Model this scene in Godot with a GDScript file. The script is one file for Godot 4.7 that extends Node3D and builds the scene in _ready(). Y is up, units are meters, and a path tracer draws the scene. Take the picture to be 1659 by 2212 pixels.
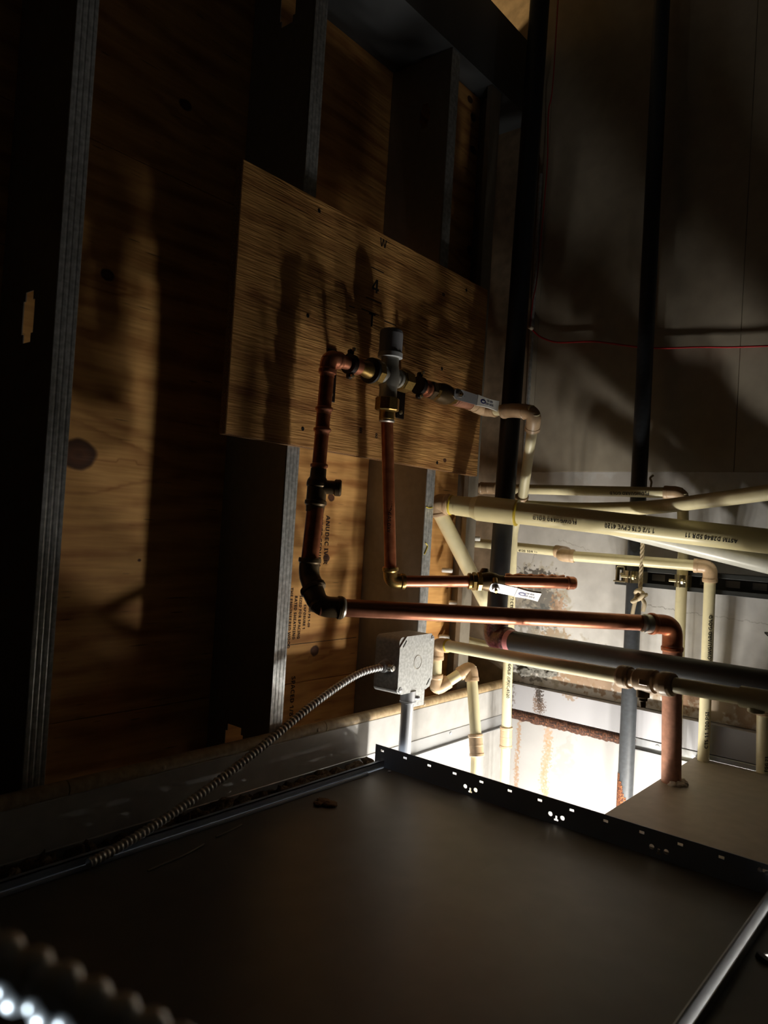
extends Node3D
# A plumbing corner above a metal deck: plywood wall with steel studs on the left, painted wall at the back,
# lit by a work light that stands in the room below and shines up through the opening in the deck.
# x runs from the plywood (0) into the room, z from the back wall (0) towards the viewer, y up from the floor below.

class MB:
	# collects triangles of one mesh
	var v := PackedVector3Array()
	var n := PackedVector3Array()
	var t := PackedVector2Array()
	var ix := PackedInt32Array()
	func tri(a: int, b: int, c: int):
		var g := (v[b] - v[a]).cross(v[c] - v[a])
		if g.dot(n[a] + n[b] + n[c]) > 0.0:
			ix.append_array(PackedInt32Array([a, c, b]))
		else:
			ix.append_array(PackedInt32Array([a, b, c]))
	func add(p: Vector3, q: Vector3, u: Vector2) -> int:
		v.append(p); n.append(q); t.append(u)
		return v.size() - 1
	func poly(pts: Array, nor: Vector3, uvs: Array = []):
		var f := v.size()
		for i in pts.size():
			add(pts[i], nor, uvs[i] if uvs.size() else Vector2(pts[i].x + pts[i].z, pts[i].y))
		for i in range(1, pts.size() - 1):
			tri(f, f + i, f + i + 1)
	func box(lo: Vector3, hi: Vector3, ch := 0.0, tf := Transform3D()):
		# box with chamfered edges
		var c := (lo + hi) * 0.5
		var h := (hi - lo) * 0.5
		ch = minf(ch, minf(h.x, minf(h.y, h.z)) * 0.9)
		for ax in 3:
			var b := (ax + 1) % 3
			var d := (ax + 2) % 3
			for s in [-1.0, 1.0]:
				var q := []
				var us := []
				for k in [[-1, -1], [1, -1], [1, 1], [-1, 1]]:
					var p := Vector3()
					p[ax] = h[ax] * s
					p[b] = (h[b] - ch) * k[0]
					p[d] = (h[d] - ch) * k[1]
					var w := c + p
					q.append(tf * w)
					us.append(Vector2(w.z, w.y) if ax == 0 else (Vector2(w.x, w.z) if ax == 1 else Vector2(w.x, w.y)))
				var nn := Vector3()
				nn[ax] = s
				poly(q, (tf.basis * nn).normalized(), us)
			if ch > 0.0:
				for s in [-1.0, 1.0]:
					for r in [-1.0, 1.0]:
						var q := []
						for k in [[0, -1], [0, 1], [1, 1], [1, -1]]:
							var p := Vector3()
							p[b] = (h[b] - ch * k[0]) * s
							p[d] = (h[d] - ch * (1 - k[0])) * r
							p[ax] = (h[ax] - ch) * k[1]
							q.append(tf * (c + p))
						var nn := Vector3()
						nn[b] = s; nn[d] = r
						poly(q, (tf.basis * nn).normalized())
		if ch > 0.0:
			for sx in [-1.0, 1.0]:
				for sy in [-1.0, 1.0]:
					for sz in [-1.0, 1.0]:
						var s := Vector3(sx, sy, sz)
						var q := []
						for ax in 3:
							var p := (h - Vector3.ONE * ch) * s
							p[ax] = h[ax] * s[ax]
							q.append(tf * (c + p))
						poly(q, (tf.basis * s).normalized())
	func tube(p: Array, r, seg := 16, caps := true, squash := 1.0):
		# tube along points; r a number or one radius per point
		var m := p.size()
		var dirs := []
		for i in m:
			dirs.append((p[mini(i + 1, m - 1)] - p[maxi(i - 1, 0)]).normalized())
		var up := Vector3.UP if absf(dirs[0].y) < 0.9 else Vector3.RIGHT
		var a: Vector3 = dirs[0].cross(up).normalized()
		var len := 0.0
		var rows := []
		for i in m:
			var d: Vector3 = dirs[i]
			a = (a - d * a.dot(d)).normalized()
			var b := d.cross(a)
			if i > 0:
				len += p[i].distance_to(p[i - 1])
			var rr: float = r[i] if r is Array else r
			var slope := 0.0
			if r is Array:
				var i0 := maxi(i - 1, 0)
				var i1 := mini(i + 1, m - 1)
				slope = (r[i1] - r[i0]) / maxf(p[i1].distance_to(p[i0]), 1e-5)
			var row := []
			for k in seg + 1:
				var w := TAU * k / seg
				var o: Vector3 = a * cos(w) + b * sin(w) * squash
				row.append(add(p[i] + o * rr, (o.normalized() - d * slope).normalized(), Vector2(w * rr, len)))
			rows.append(row)
			if caps and (i == 0 or i == m - 1):
				var nn := -d if i == 0 else d
				var q := []
				for k in seg:
					var w := TAU * k / seg
					q.append(p[i] + (a * cos(w) + b * sin(w) * squash) * rr)
				poly(q, nn)
		for i in m - 1:
			for k in seg:
				tri(rows[i][k], rows[i][k + 1], rows[i + 1][k + 1])
				tri(rows[i][k], rows[i + 1][k + 1], rows[i + 1][k])
	func lathe(o: Vector3, d: Vector3, prof: Array, seg := 20, smooth := false, flute := 0.0):
		# rings [distance along d, radius]; smooth joins the shading along the profile, flute cuts grooves
		d = d.normalized()
		var up := Vector3.UP if absf(d.y) < 0.9 else Vector3.RIGHT
		var a := d.cross(up).normalized()
		var b := d.cross(a)
		var m := prof.size()
		var sn := []
		for i in m - 1:
			var dt: float = prof[i + 1][0] - prof[i][0]
			var dr: float = prof[i + 1][1] - prof[i][1]
			sn.append(Vector2(-dr, dt).normalized())
		for i in m - 1:
			var n0: Vector2 = sn[i]
			var n1: Vector2 = sn[i]
			if smooth:
				if i > 0: n0 = (sn[i] + sn[i - 1]).normalized()
				if i < m - 2: n1 = (sn[i] + sn[i + 1]).normalized()
			var ra := []
			var rb := []
			for k in seg + 1:
				var w := TAU * k / seg
				var rd := a * cos(w) + b * sin(w)
				var fl := 1.0 - flute * (0.5 + 0.5 * signf(sin(w * seg / 4.0 + 0.4))) if flute > 0.0 else 1.0
				var r0: float = prof[i][1]
				var r1: float = prof[i + 1][1]
				ra.append(add(o + d * prof[i][0] + rd * r0 * fl, (d * n0.x + rd * n0.y).normalized(), Vector2(w * r0, prof[i][0])))
				rb.append(add(o + d * prof[i + 1][0] + rd * r1 * fl, (d * n1.x + rd * n1.y).normalized(), Vector2(w * r1, prof[i + 1][0])))
			for k in seg:
				tri(ra[k], ra[k + 1], rb[k + 1])
				tri(ra[k], rb[k + 1], rb[k])
		for e in [0, m - 1]:
			if prof[e][1] > 0.0005:
				var q := []
				for k in seg:
					var w := TAU * k / seg
					q.append(o + d * prof[e][0] + (a * cos(w) + b * sin(w)) * prof[e][1])
				poly(q, -d if e == 0 else d)
	func hex(o: Vector3, d: Vector3, t0: float, t1: float, r: float, turn := 0.0, seg := 6):
		d = d.normalized()
		var up := Vector3.UP if absf(d.y) < 0.9 else Vector3.RIGHT
		var a := d.cross(up).normalized()
		var b := d.cross(a)
		var c := r * 0.07
		var rings := [[t0, r - c * 1.6], [t0 + c, r], [t1 - c, r], [t1, r - c * 1.6]]
		for k in seg:
			var w0 := TAU * k / seg + turn
			var w1 := TAU * (k + 1) / seg + turn
			var e0 := a * cos(w0) + b * sin(w0)
			var e1 := a * cos(w1) + b * sin(w1)
			for i in 3:
				var q := [o + d * rings[i][0] + e0 * rings[i][1], o + d * rings[i][0] + e1 * rings[i][1], o + d * rings[i + 1][0] + e1 * rings[i + 1][1], o + d * rings[i + 1][0] + e0 * rings[i + 1][1]]
				var lean: float = -1.0 if i == 0 else (1.0 if i == 2 else 0.0)
				poly(q, ((e0 + e1).normalized() + d * lean).normalized())
		for e in [0, 3]:
			var q := []
			for k in seg:
				var w := TAU * k / seg + turn
				q.append(o + d * rings[e][0] + (a * cos(w) + b * sin(w)) * rings[e][1])
			poly(q, -d if e == 0 else d)
	func prism(shape: PackedVector2Array, tf: Transform3D, depth: float):
		# outline in the xy plane of tf, thick along its z
		var tr := Geometry2D.triangulate_polygon(shape)
		for s in [0.0, 1.0]:
			var nn := (tf.basis.z * (1.0 if s > 0.5 else -1.0)).normalized()
			var f := v.size()
			for p in shape:
				add(tf * Vector3(p.x, p.y, depth * s), nn, p)
			for i in range(0, tr.size(), 3):
				tri(f + tr[i], f + tr[i + 1], f + tr[i + 2])
		var cw := Geometry2D.is_polygon_clockwise(shape)
		for i in shape.size():
			var p := shape[i]
			var q := shape[(i + 1) % shape.size()]
			var e := (q - p).normalized()
			var o := Vector2(e.y, -e.x) * (1.0 if not cw else -1.0)
			poly([tf * Vector3(p.x, p.y, 0), tf * Vector3(q.x, q.y, 0), tf * Vector3(q.x, q.y, depth), tf * Vector3(p.x, p.y, depth)], (tf.basis * Vector3(o.x, o.y, 0)).normalized())
	func lump(c: Vector3, h: Vector3, rough: float, sd: int, nu := 20, nv := 14, freq := 2.5):
		var no := FastNoiseLite.new()
		no.seed = sd
		no.frequency = freq
		no.fractal_octaves = 3
		var rows := []
		var pos := []
		for j in nv + 1:
			var pr := []
			for i in nu + 1:
				var th := PI * j / nv
				var ph := TAU * (i % nu) / nu
				var s := Vector3(sin(th) * cos(ph), cos(th), sin(th) * sin(ph))
				pr.append(c + s * h * (1.0 + rough * no.get_noise_3dv(s)))
			pos.append(pr)
		for j in nv + 1:
			var row := []
			for i in nu + 1:
				var du: Vector3 = pos[j][(i + 1) % nu] - pos[j][(i - 1 + nu) % nu]
				var dv: Vector3 = pos[mini(j + 1, nv)][i] - pos[maxi(j - 1, 0)][i]
				var q := du.cross(dv)
				if q.length() < 1e-12: q = pos[j][i] - c
				if q.dot(pos[j][i] - c) < 0: q = -q
				row.append(add(pos[j][i], q.normalized(), Vector2(i, j) * 0.01))
			rows.append(row)
		for j in nv:
			for i in nu:
				tri(rows[j][i], rows[j][i + 1], rows[j + 1][i + 1])
				tri(rows[j][i], rows[j + 1][i + 1], rows[j + 1][i])
	func mesh(at: Vector3) -> ArrayMesh:
		for i in v.size():
			v[i] -= at
		var a := []
		a.resize(Mesh.ARRAY_MAX)
		a[Mesh.ARRAY_VERTEX] = v
		a[Mesh.ARRAY_NORMAL] = n
		a[Mesh.ARRAY_TEX_UV] = t
		a[Mesh.ARRAY_INDEX] = ix
		var m := ArrayMesh.new()
		m.add_surface_from_arrays(Mesh.PRIMITIVE_TRIANGLES, a)
		return m

var M := {}

func world_pos(o) -> Vector3:
	var p := Vector3()
	while o != self:
		p += o.position
		o = o.get_parent()
	return p

func obj(called: String, b: MB, m: Material, parent: Node3D = null, at := Vector3.ZERO) -> MeshInstance3D:
	# one named mesh; coordinates in b are world coordinates
	var o := MeshInstance3D.new()
	o.name = called
	if parent == null:
		o.mesh = b.mesh(at)
		o.position = at
		o.material_override = m
		add_child(o, true)
	else:
		o.mesh = b.mesh(world_pos(parent))
		o.material_override = m
		parent.add_child(o, true)
	return o

func tag(o: Node3D, label: String, category: String, group := "", kind := "") -> Node3D:
	o.set_meta("label", label)
	if category: o.set_meta("category", category)
	if group: o.set_meta("group", group)
	if kind: o.set_meta("kind", kind)
	return o

func thing(called: String, label: String, category: String, at: Vector3, group := "", kind := "") -> Node3D:
	var o := Node3D.new()
	o.name = called
	add_child(o, true)
	o.position = at
	return tag(o, label, category, group, kind)

func mat(rgb: Color, rough: float, metal := 0.0) -> StandardMaterial3D:
	var m := StandardMaterial3D.new()
	m.albedo_color = rgb
	m.roughness = rough
	m.metallic = metal
	return m

func noise(sd: int, freq: float, oct := 4, ridged := false) -> FastNoiseLite:
	var n := FastNoiseLite.new()
	n.seed = sd
	n.frequency = freq
	n.noise_type = FastNoiseLite.TYPE_SIMPLEX_SMOOTH
	n.fractal_type = FastNoiseLite.FRACTAL_RIDGED if ridged else FastNoiseLite.FRACTAL_FBM
	n.fractal_octaves = oct
	return n

func stretched(sd: int, freq: float, w: int, h: int, sx: int, sy := 1, oct := 4, ridged := false) -> Image:
	var im := noise(sd, freq, oct, ridged).get_image(w / sx, h / sy)
	im.convert(Image.FORMAT_L8)
	im.resize(w, h, Image.INTERPOLATE_CUBIC)
	return im

func fillet(pts: Array, rad: float, steps := 8) -> Array:
	# rounds the corners of a polyline
	var out := [pts[0]]
	for i in range(1, pts.size() - 1):
		var p: Vector3 = pts[i]
		var a: Vector3 = (pts[i - 1] - p)
		var c: Vector3 = (pts[i + 1] - p)
		var l := minf(rad, minf(a.length(), c.length()) * 0.49)
		a = p + a.normalized() * l
		c = p + c.normalized() * l
		for k in steps + 1:
			var s := float(k) / steps
			out.append(a.lerp(p, s).lerp(p.lerp(c, s), s))
	out.append(pts[-1])
	return out

func spline(pts: Array, per := 8) -> Array:
	var out := []
	for i in pts.size() - 1:
		var p0: Vector3 = pts[maxi(i - 1, 0)]
		var p3: Vector3 = pts[mini(i + 2, pts.size() - 1)]
		for k in per:
			out.append(pts[i].cubic_interpolate(pts[i + 1], p0, p3, float(k) / per))
	out.append(pts[-1])
	return out

func V(x, y, z) -> Vector3:
	return Vector3(x, y, z)

func elbow(parent: Node3D, p0: Vector3, p1: Vector3, p2: Vector3, r: float, leg: float, m: Material, lip: float, called := "elbow"):
	# a fitting round the corner p1, with a collar at each mouth
	var b := MB.new()
	var a := p1 + (p0 - p1).normalized() * leg
	var c := p1 + (p2 - p1).normalized() * leg
	var q := fillet([a, p1, c], leg * 0.8, 10)
	b.tube(q, r, 18)
	b.lathe(a, p1 - a, [[-0.001, r * lip * 0.97], [0.0015, r * lip], [0.0055, r * lip], [0.008, r]], 18)
	b.lathe(c, p1 - c, [[-0.001, r * lip * 0.97], [0.0015, r * lip], [0.0055, r * lip], [0.008, r]], 18)
	return obj(called, b, m, parent)

func collar(parent: Node3D, c: Vector3, d: Vector3, len: float, r: float, m: Material, called := "coupling", lip := 1.07):
	var b := MB.new()
	var h := len * 0.5
	b.lathe(c, d, [[-h, r * 0.96], [-h + 0.001, r * lip], [-h + 0.005, r * lip], [-h + 0.0065, r], [-0.002, r], [-0.0015, r * 1.02], [0.0015, r * 1.02], [0.002, r], [h - 0.0065, r], [h - 0.005, r * lip], [h - 0.001, r * lip], [h, r * 0.96]], 20)
	return obj(called, b, m, parent)

func straight(parent: Node3D, a: Vector3, c: Vector3, r: float, m: Material, called := "tube", seg := 18):
	var b := MB.new()
	b.tube([a, c], r, seg)
	return obj(called, b, m, parent)

func run(parent: Node3D, pts: Array, r: float, m: Material, fm: Material, leg: float, fat := 1.24, lip := 1.06, elbow_name := "elbow"):
	# straight tubes between fittings at every inner corner
	for i in pts.size() - 1:
		straight(parent, pts[i], pts[i + 1], r, m)
	for i in range(1, pts.size() - 1):
		elbow(parent, pts[i - 1], pts[i], pts[i + 1], r * fat, leg, fm, lip, elbow_name)

func print_on(parent: Node3D, words: String, size: float, at: Vector3, along: Vector3, face: Vector3, m: Material, called := "printed_lettering"):
	# lettering printed on a surface: along = reading direction, face = outwards
	var tm := TextMesh.new()
	var f := SystemFont.new()
	f.font_names = PackedStringArray(["Droid Sans"])
	f.font_weight = 700
	tm.font = f
	tm.text = words
	tm.font_size = 24
	tm.pixel_size = size / 24.0
	tm.depth = 0.0002
	tm.curve_step = 4.0
	var o := MeshInstance3D.new()
	o.name = called
	o.mesh = tm
	o.material_override = m
	parent.add_child(o, true)
	along = along.normalized()
	face = (face - along * face.dot(along)).normalized()
	o.transform = Transform3D(Basis(along, face.cross(along), face), at - world_pos(parent))
	return o

# ---------------------------------------------------------------- textures

func wood_image(w: int, h: int, mw: float, mh: float, sd: int, knots: Array, light: Color, dark: Color, rings: float, checks: float) -> Array:
	# plywood face veneer, grain along u; returns colour and relief
	var warp := noise(sd, 1.0, 3)
	var fine := stretched(sd + 1, 0.16, w, h, 16)
	var streak := stretched(sd + 2, 0.05, w, h, 8)
	var crack := stretched(sd + 3, 0.11, w, h, 24, 1, 3, true)
	var blot := stretched(sd + 4, 0.02, w, h, 2, 2)
	var fd := fine.get_data()
	var sdt := streak.get_data()
	var cd := crack.get_data()
	var bd := blot.get_data()
	var out := PackedByteArray()
	out.resize(w * h * 3)
	var hi := PackedByteArray()
	hi.resize(w * h)
	var field := PackedFloat32Array()
	var gw := w / 4
	var gh := h / 4
	field.resize(gw * gh)
	for j in gh:
		for i in gw:
			var x := mw * i / gw
			var y := mh * j / gh
			var q := y + 0.05 * warp.get_noise_2d(x * 1.2, y * 2.6)
			for k in knots:
				var dx: float = (x - k[0]) / (k[2] * 3.2)
				var dy: float = q - k[1]
				var e: float = pow(k[2] * 1.5, 2) * exp(-dx * dx)
				var far: float = exp(-pow(dy / (k[2] * 6.0), 2))
				var ww: float = dy * dy - e
				var bent: float = signf(dy) * sqrt(ww) if ww > 0.0 else -signf(dy) * sqrt(-ww) * 0.6
				q += (bent - dy) * far
			field[j * gw + i] = q
	for j in h:
		var gy := mini(j / 4, gh - 2)
		var fy := minf((j - gy * 4) / 4.0, 1.0)
		for i in w:
			var gx := mini(i / 4, gw - 2)
			var fx := minf((i - gx * 4) / 4.0, 1.0)
			var e := gy * gw + gx
			var q := lerpf(lerpf(field[e], field[e + 1], fx), lerpf(field[e + gw], field[e + gw + 1], fx), fy)
			var at := j * w + i
			var s := sin(q * rings) * 0.5 + 0.5
			s = s * s * s
			var f := fd[at] / 255.0
			var st := sdt[at] / 255.0
			var bl := bd[at] / 255.0
			var k := 0.55 * s * (0.15 + bl) + 0.26 * f + 0.34 * st + 0.30 * bl - 0.25
			k = clampf(k, 0.0, 1.0)
			var c := light.lerp(dark, k)
			var hh := 0.30 + 0.35 * (1.0 - f) + 0.35 * (1.0 - st)
			var cr := cd[at] / 255.0
			if cr > checks:
				var g := minf((cr - checks) * 9.0, 1.0)
				c = c.lerp(Color(0.13, 0.07, 0.03), g * 0.75)
				hh -= g * 0.5
			out[at * 3] = int(clampf(c.r, 0, 1) * 255)
			out[at * 3 + 1] = int(clampf(c.g, 0, 1) * 255)
			out[at * 3 + 2] = int(clampf(c.b, 0, 1) * 255)
			hi[at] = int(clampf(hh, 0, 1) * 255)
	var im := Image.create_from_data(w, h, false, Image.FORMAT_RGB8, out)
	for k in knots:
		var px := int(k[2] / mw * w)
		for j in range(-px * 2, px * 2 + 1):
			for i in range(-px * 3, px * 3 + 1):
				var x := int(k[0] / mw * w) + i
				var y := int(k[1] / mh * h) + j
				if x < 0 or y < 0 or x >= w or y >= h: continue
				var d := sqrt(pow(i / (px * 1.15), 2) + pow(j / (px * 0.85), 2)) + 0.22 * warp.get_noise_2d(i * 0.35 / px + k[0] * 40.0, j * 0.35 / px)
				var g := clampf((1.0 - d) * 5.0, 0, 1)
				if g > 0.0:
					var c := Color(0.17, 0.085, 0.04).lerp(Color(0.33, 0.18, 0.09), clampf(1.0 - absf(d - 0.35) * 1.6, 0, 1))
					im.set_pixel(x, y, im.get_pixel(x, y).lerp(c, g * 0.9))
	return [im, Image.create_from_data(w, h, false, Image.FORMAT_L8, hi)]

func wood_mat(imgs: Array, mw: float, mh: float, ox: float, oy: float, relief: float) -> StandardMaterial3D:
	var m := mat(Color.WHITE, 0.72)
	m.albedo_texture = ImageTexture.create_from_image(imgs[0])
	m.heightmap_enabled = true
	m.heightmap_texture = ImageTexture.create_from_image(imgs[1])
	m.heightmap_scale = relief
	m.uv1_scale = Vector3(1.0 / mw, 1.0 / mh, 1)
	m.uv1_offset = Vector3(-ox / mw, -oy / mh, 0)
	return m

func mottled(m: StandardMaterial3D, sd: int, lo: float, scale: float, tint := Color.WHITE):
	# fine uneven tone over any surface
	var im := noise(sd, 0.035, 5).get_image(256, 256, false, false, true)
	im.convert(Image.FORMAT_RGB8)
	for j in 256:
		for i in 256:
			var g := im.get_pixel(i, j).r
			var c := tint.lerp(Color.WHITE, clampf(g * 1.3 - 0.1, 0, 1))
			var f := lerpf(lo, 1.0, clampf(g * 1.4 - 0.2, 0, 1))
			im.set_pixel(i, j, Color(c.r * f, c.g * f, c.b * f))
	m.albedo_texture = ImageTexture.create_from_image(im)
	m.uv1_triplanar = true
	m.uv1_world_triplanar = true
	m.uv1_scale = Vector3.ONE * scale

func stain(im: Image, cx: float, cy: float, rx: float, ry: float, c: Color, amount: float, sd: int, ragged := 0.5, freq := 0.05):
	# an uneven patch of dirt with a shape of its own, in pixels
	var no := noise(sd, freq, 4)
	for j in range(int(maxf(cy - ry * 1.6, 0)), int(minf(cy + ry * 1.6, im.get_height()))):
		for i in range(int(maxf(cx - rx * 1.6, 0)), int(minf(cx + rx * 1.6, im.get_width()))):
			var d := sqrt(pow((i - cx) / rx, 2) + pow((j - cy) / ry, 2)) + ragged * no.get_noise_2d(i, j) * 1.6
			var g := clampf((1.0 - d) * 3.5, 0, 1) * amount
			if g > 0.0:
				im.set_pixel(i, j, im.get_pixel(i, j).lerp(c, g))

func hairline(im: Image, a: Vector2, b: Vector2, c: Color, amount: float, wob: float, sd: int):
	var no := noise(sd, 0.05, 3)
	var n := int(a.distance_to(b))
	var nor := (b - a).normalized().orthogonal()
	for k in n:
		var p := a.lerp(b, float(k) / n) + nor * wob * no.get_noise_1d(k)
		var al := amount * (0.55 + 0.45 * no.get_noise_1d(k * 3 + 900))
		for o in [0, 1]:
			var x := int(p.x)
			var y := int(p.y) + int(o)
			if x >= 0 and y >= 0 and x < im.get_width() and y < im.get_height():
				im.set_pixel(x, y, im.get_pixel(x, y).lerp(c, al * (1.0 - 0.5 * o)))

func make_materials():
	var knots_wall := [[1.047, 1.119, 0.030], [0.483, 1.144, 0.011], [0.486, 1.273, 0.011], [0.503, 1.467, 0.013], [0.178, 0.535, 0.013], [0.190, 0.300, 0.012], [0.196, 0.226, 0.012], [0.215, 0.190, 0.010], [0.93, 1.28, 0.004], [0.90, 0.50, 0.012], [0.69, 0.30, 0.01], [1.02, 0.83, 0.012]]
	var ww := wood_image(1152, 1216, 1.6, 1.8, 11, knots_wall, Color(0.91, 0.70, 0.42), Color(0.60, 0.38, 0.18), 130.0, 0.90)
	# v runs down in the picture, so y = 3.8 - v
	M.wall_wood = wood_mat(ww, 1.6, -1.8, 0.0, 3.8, 0.12)
	var pw := wood_image(1024, 640, 0.72, 0.43, 37, [[0.13, 0.405, 0.006], [0.17, 0.06, 0.005], [0.5, 0.36, 0.004]], Color(0.82, 0.62, 0.36), Color(0.53, 0.34, 0.165), 95.0, 0.93)
	M.panel_wood = wood_mat(pw, 0.72, -0.43, 0.20, 3.155, 0.22)
	M.ply_edge = mat(Color(0.62, 0.45, 0.27), 0.8)
	mottled(M.ply_edge, 5, 0.6, 30.0)
	M.core = mat(Color(0.35, 0.25, 0.15), 0.9)
	M.steel = mat(Color(0.80, 0.81, 0.81), 0.33, 0.55)
	mottled(M.steel, 6, 0.78, 9.0)
	M.web_steel = mat(Color(0.56, 0.53, 0.48), 0.45, 0.3)
	mottled(M.web_steel, 7, 0.94, 5.0)
	M.header = mat(Color(0.27, 0.28, 0.29), 0.5, 0.3)
	M.box_steel = mat(Color(0.78, 0.79, 0.79), 0.45, 0.3)
	mottled(M.box_steel, 8, 0.84, 14.0)
	M.conduit = mat(Color(0.74, 0.75, 0.77), 0.35, 0.4)
	M.flex = mat(Color(0.80, 0.80, 0.80), 0.36, 0.6)
	M.copper = mat(Color(0.82, 0.55, 0.43), 0.36, 0.8)
	mottled(M.copper, 9, 0.90, 5.0, Color(0.95, 0.92, 0.9))
	M.old_copper = mat(Color(0.70, 0.43, 0.29), 0.42, 0.75)
	mottled(M.old_copper, 10, 0.86, 5.0, Color(0.92, 0.86, 0.82))
	M.brown_copper = mat(Color(0.72, 0.51, 0.41), 0.48, 0.3)
	mottled(M.brown_copper, 12, 0.85, 9.0)
	M.solder = mat(Color(0.75, 0.74, 0.72), 0.35, 0.9)
	M.brass = mat(Color(0.72, 0.60, 0.36), 0.33, 0.95)
	mottled(M.brass, 13, 0.75, 30.0)
	M.nickel = mat(Color(0.60, 0.59, 0.56), 0.36, 0.5)
	M.bronze = mat(Color(0.42, 0.35, 0.25), 0.40, 0.6)
	M.black_plastic = mat(Color(0.05, 0.05, 0.05), 0.5)
	M.grey_cap = mat(Color(0.52, 0.52, 0.54), 0.5)
	M.cap_ring = mat(Color(0.66, 0.67, 0.68), 0.45)
	M.white_vinyl = mat(Color(0.88, 0.88, 0.86), 0.4)
	M.blue_ink = mat(Color(0.10, 0.13, 0.42), 0.5)
	M.grey_ink = mat(Color(0.42, 0.43, 0.50), 0.5)
	M.ink = mat(Color(0.09, 0.08, 0.06), 0.7)
	M.stamp = mat(Color(0.22, 0.13, 0.07), 0.8)
	M.pencil = mat(Color(0.13, 0.09, 0.06), 0.7)
	M.cpvc = mat(Color(0.90, 0.86, 0.70), 0.34)
	mottled(M.cpvc, 14, 0.96, 5.0)
	M.cpvc_fit = mat(Color(0.83, 0.71, 0.57), 0.36)
	mottled(M.cpvc_fit, 15, 0.9, 9.0)
	M.cpvc_big = mat(Color(0.88, 0.835, 0.65), 0.34)
	M.cement = mat(Color(0.86, 0.76, 0.25), 0.35)
	M.pvc = mat(Color(0.86, 0.86, 0.82), 0.3)
	mottled(M.pvc, 16, 0.95, 5.0)
	M.abs = mat(Color(0.13, 0.135, 0.15), 0.48)
	mottled(M.abs, 17, 0.86, 8.0)
	M.iron = mat(Color(0.21, 0.225, 0.245), 0.5)
	mottled(M.iron, 18, 0.82, 9.0)
	M.primer = mat(Color(0.42, 0.25, 0.26), 0.28)
	mottled(M.primer, 19, 0.5, 16.0, Color(0.8, 0.55, 0.6))
	M.pink = mat(Color(0.70, 0.45, 0.46), 0.4)
	M.rust = mat(Color(0.62, 0.38, 0.20), 0.85)
	mottled(M.rust, 20, 0.4, 26.0, Color(0.6, 0.42, 0.3))
	M.dark_rust = mat(Color(0.50, 0.32, 0.21), 0.8)
	mottled(M.dark_rust, 21, 0.3, 18.0, Color(0.55, 0.4, 0.35))
	M.alu = mat(Color(0.68, 0.69, 0.70), 0.38, 0.55)
	M.lip = mat(Color(0.66, 0.58, 0.44), 0.55)
	mottled(M.lip, 22, 0.88, 9.0, Color(0.9, 0.85, 0.8))
	M.strut = mat(Color(0.33, 0.34, 0.34), 0.42, 0.7)
	M.clamp = mat(Color(0.72, 0.68, 0.56), 0.32, 0.9)
	M.black_iron = mat(Color(0.12, 0.085, 0.07), 0.45, 0.5)
	M.rope = mat(Color(0.72, 0.66, 0.55), 0.95)
	M.red = mat(Color(0.66, 0.08, 0.10), 0.5)
	M.tray = mat(Color(0.42, 0.41, 0.395), 0.42, 0.2)
	mottled(M.tray, 23, 0.94, 1.7)
	M.flange = mat(Color(0.56, 0.61, 0.69), 0.45, 0.1)
	M.side = mat(Color(0.68, 0.64, 0.58), 0.55, 0.05)
	mottled(M.side, 24, 0.95, 3.0)
	M.dust = mat(Color(0.50, 0.42, 0.32), 1.0)
	mottled(M.dust, 25, 0.35, 30.0)
	M.leaf = mat(Color(0.42, 0.32, 0.22), 0.9)
	M.putty = mat(Color(0.74, 0.68, 0.60), 0.8)
	M.foam = mat(Color(0.52, 0.51, 0.48), 0.95)
	mottled(M.foam, 26, 0.6, 12.0)
	M.tie = mat(Color(0.5, 0.48, 0.44), 0.5)
	# painted wall: plain upper boards
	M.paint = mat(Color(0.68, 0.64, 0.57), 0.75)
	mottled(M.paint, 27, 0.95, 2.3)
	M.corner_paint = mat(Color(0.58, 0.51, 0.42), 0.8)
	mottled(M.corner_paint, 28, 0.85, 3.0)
	# lower board with dirt, spackle and water marks: x 0.18..1.22, y 2.243..2.756, one pixel a millimetre
	var im := noise(29, 0.02, 5).get_image(1040, 513)
	im.convert(Image.FORMAT_RGB8)
	for j in 513:
		for i in 1040:
			var g := 0.94 + 0.10 * (im.get_pixel(i, j).r - 0.5)
			im.set_pixel(i, j, Color(0.85 * g, 0.84 * g, 0.825 * g))
	stain(im, 70, 300, 75, 70, Color(0.70, 0.66, 0.58), 0.7, 31, 0.5, 0.03)
	stain(im, 55, 255, 55, 22, Color(0.30, 0.28, 0.26), 0.8, 32, 0.75, 0.07)
	stain(im, 75, 305, 45, 38, Color(0.45, 0.44, 0.43), 0.75, 33, 0.7, 0.06)
	stain(im, 40, 360, 40, 36, Color(0.62, 0.60, 0.56), 0.8, 34, 0.6, 0.05)
	stain(im, 80, 345, 36, 26, Color(0.36, 0.37, 0.37), 0.65, 35, 0.8, 0.06)
	stain(im, 118, 320, 20, 34, Color(0.72, 0.55, 0.42), 0.6, 36, 0.8, 0.09)
	stain(im, 110, 395, 38, 28, Color(0.62, 0.50, 0.36), 0.6, 37, 0.7, 0.06)
	stain(im, 125, 440, 120, 60, Color(0.64, 0.60, 0.53), 0.75, 38, 0.5, 0.03)
	stain(im, 60, 462, 60, 40, Color(0.40, 0.38, 0.35), 0.8, 39, 0.6, 0.05)
	stain(im, 215, 476, 110, 26, Color(0.56, 0.44, 0.33), 0.75, 40, 0.6, 0.05)
	stain(im, 205, 455, 60, 16, Color(0.50, 0.37, 0.27), 0.6, 41, 0.7, 0.05)
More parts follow.
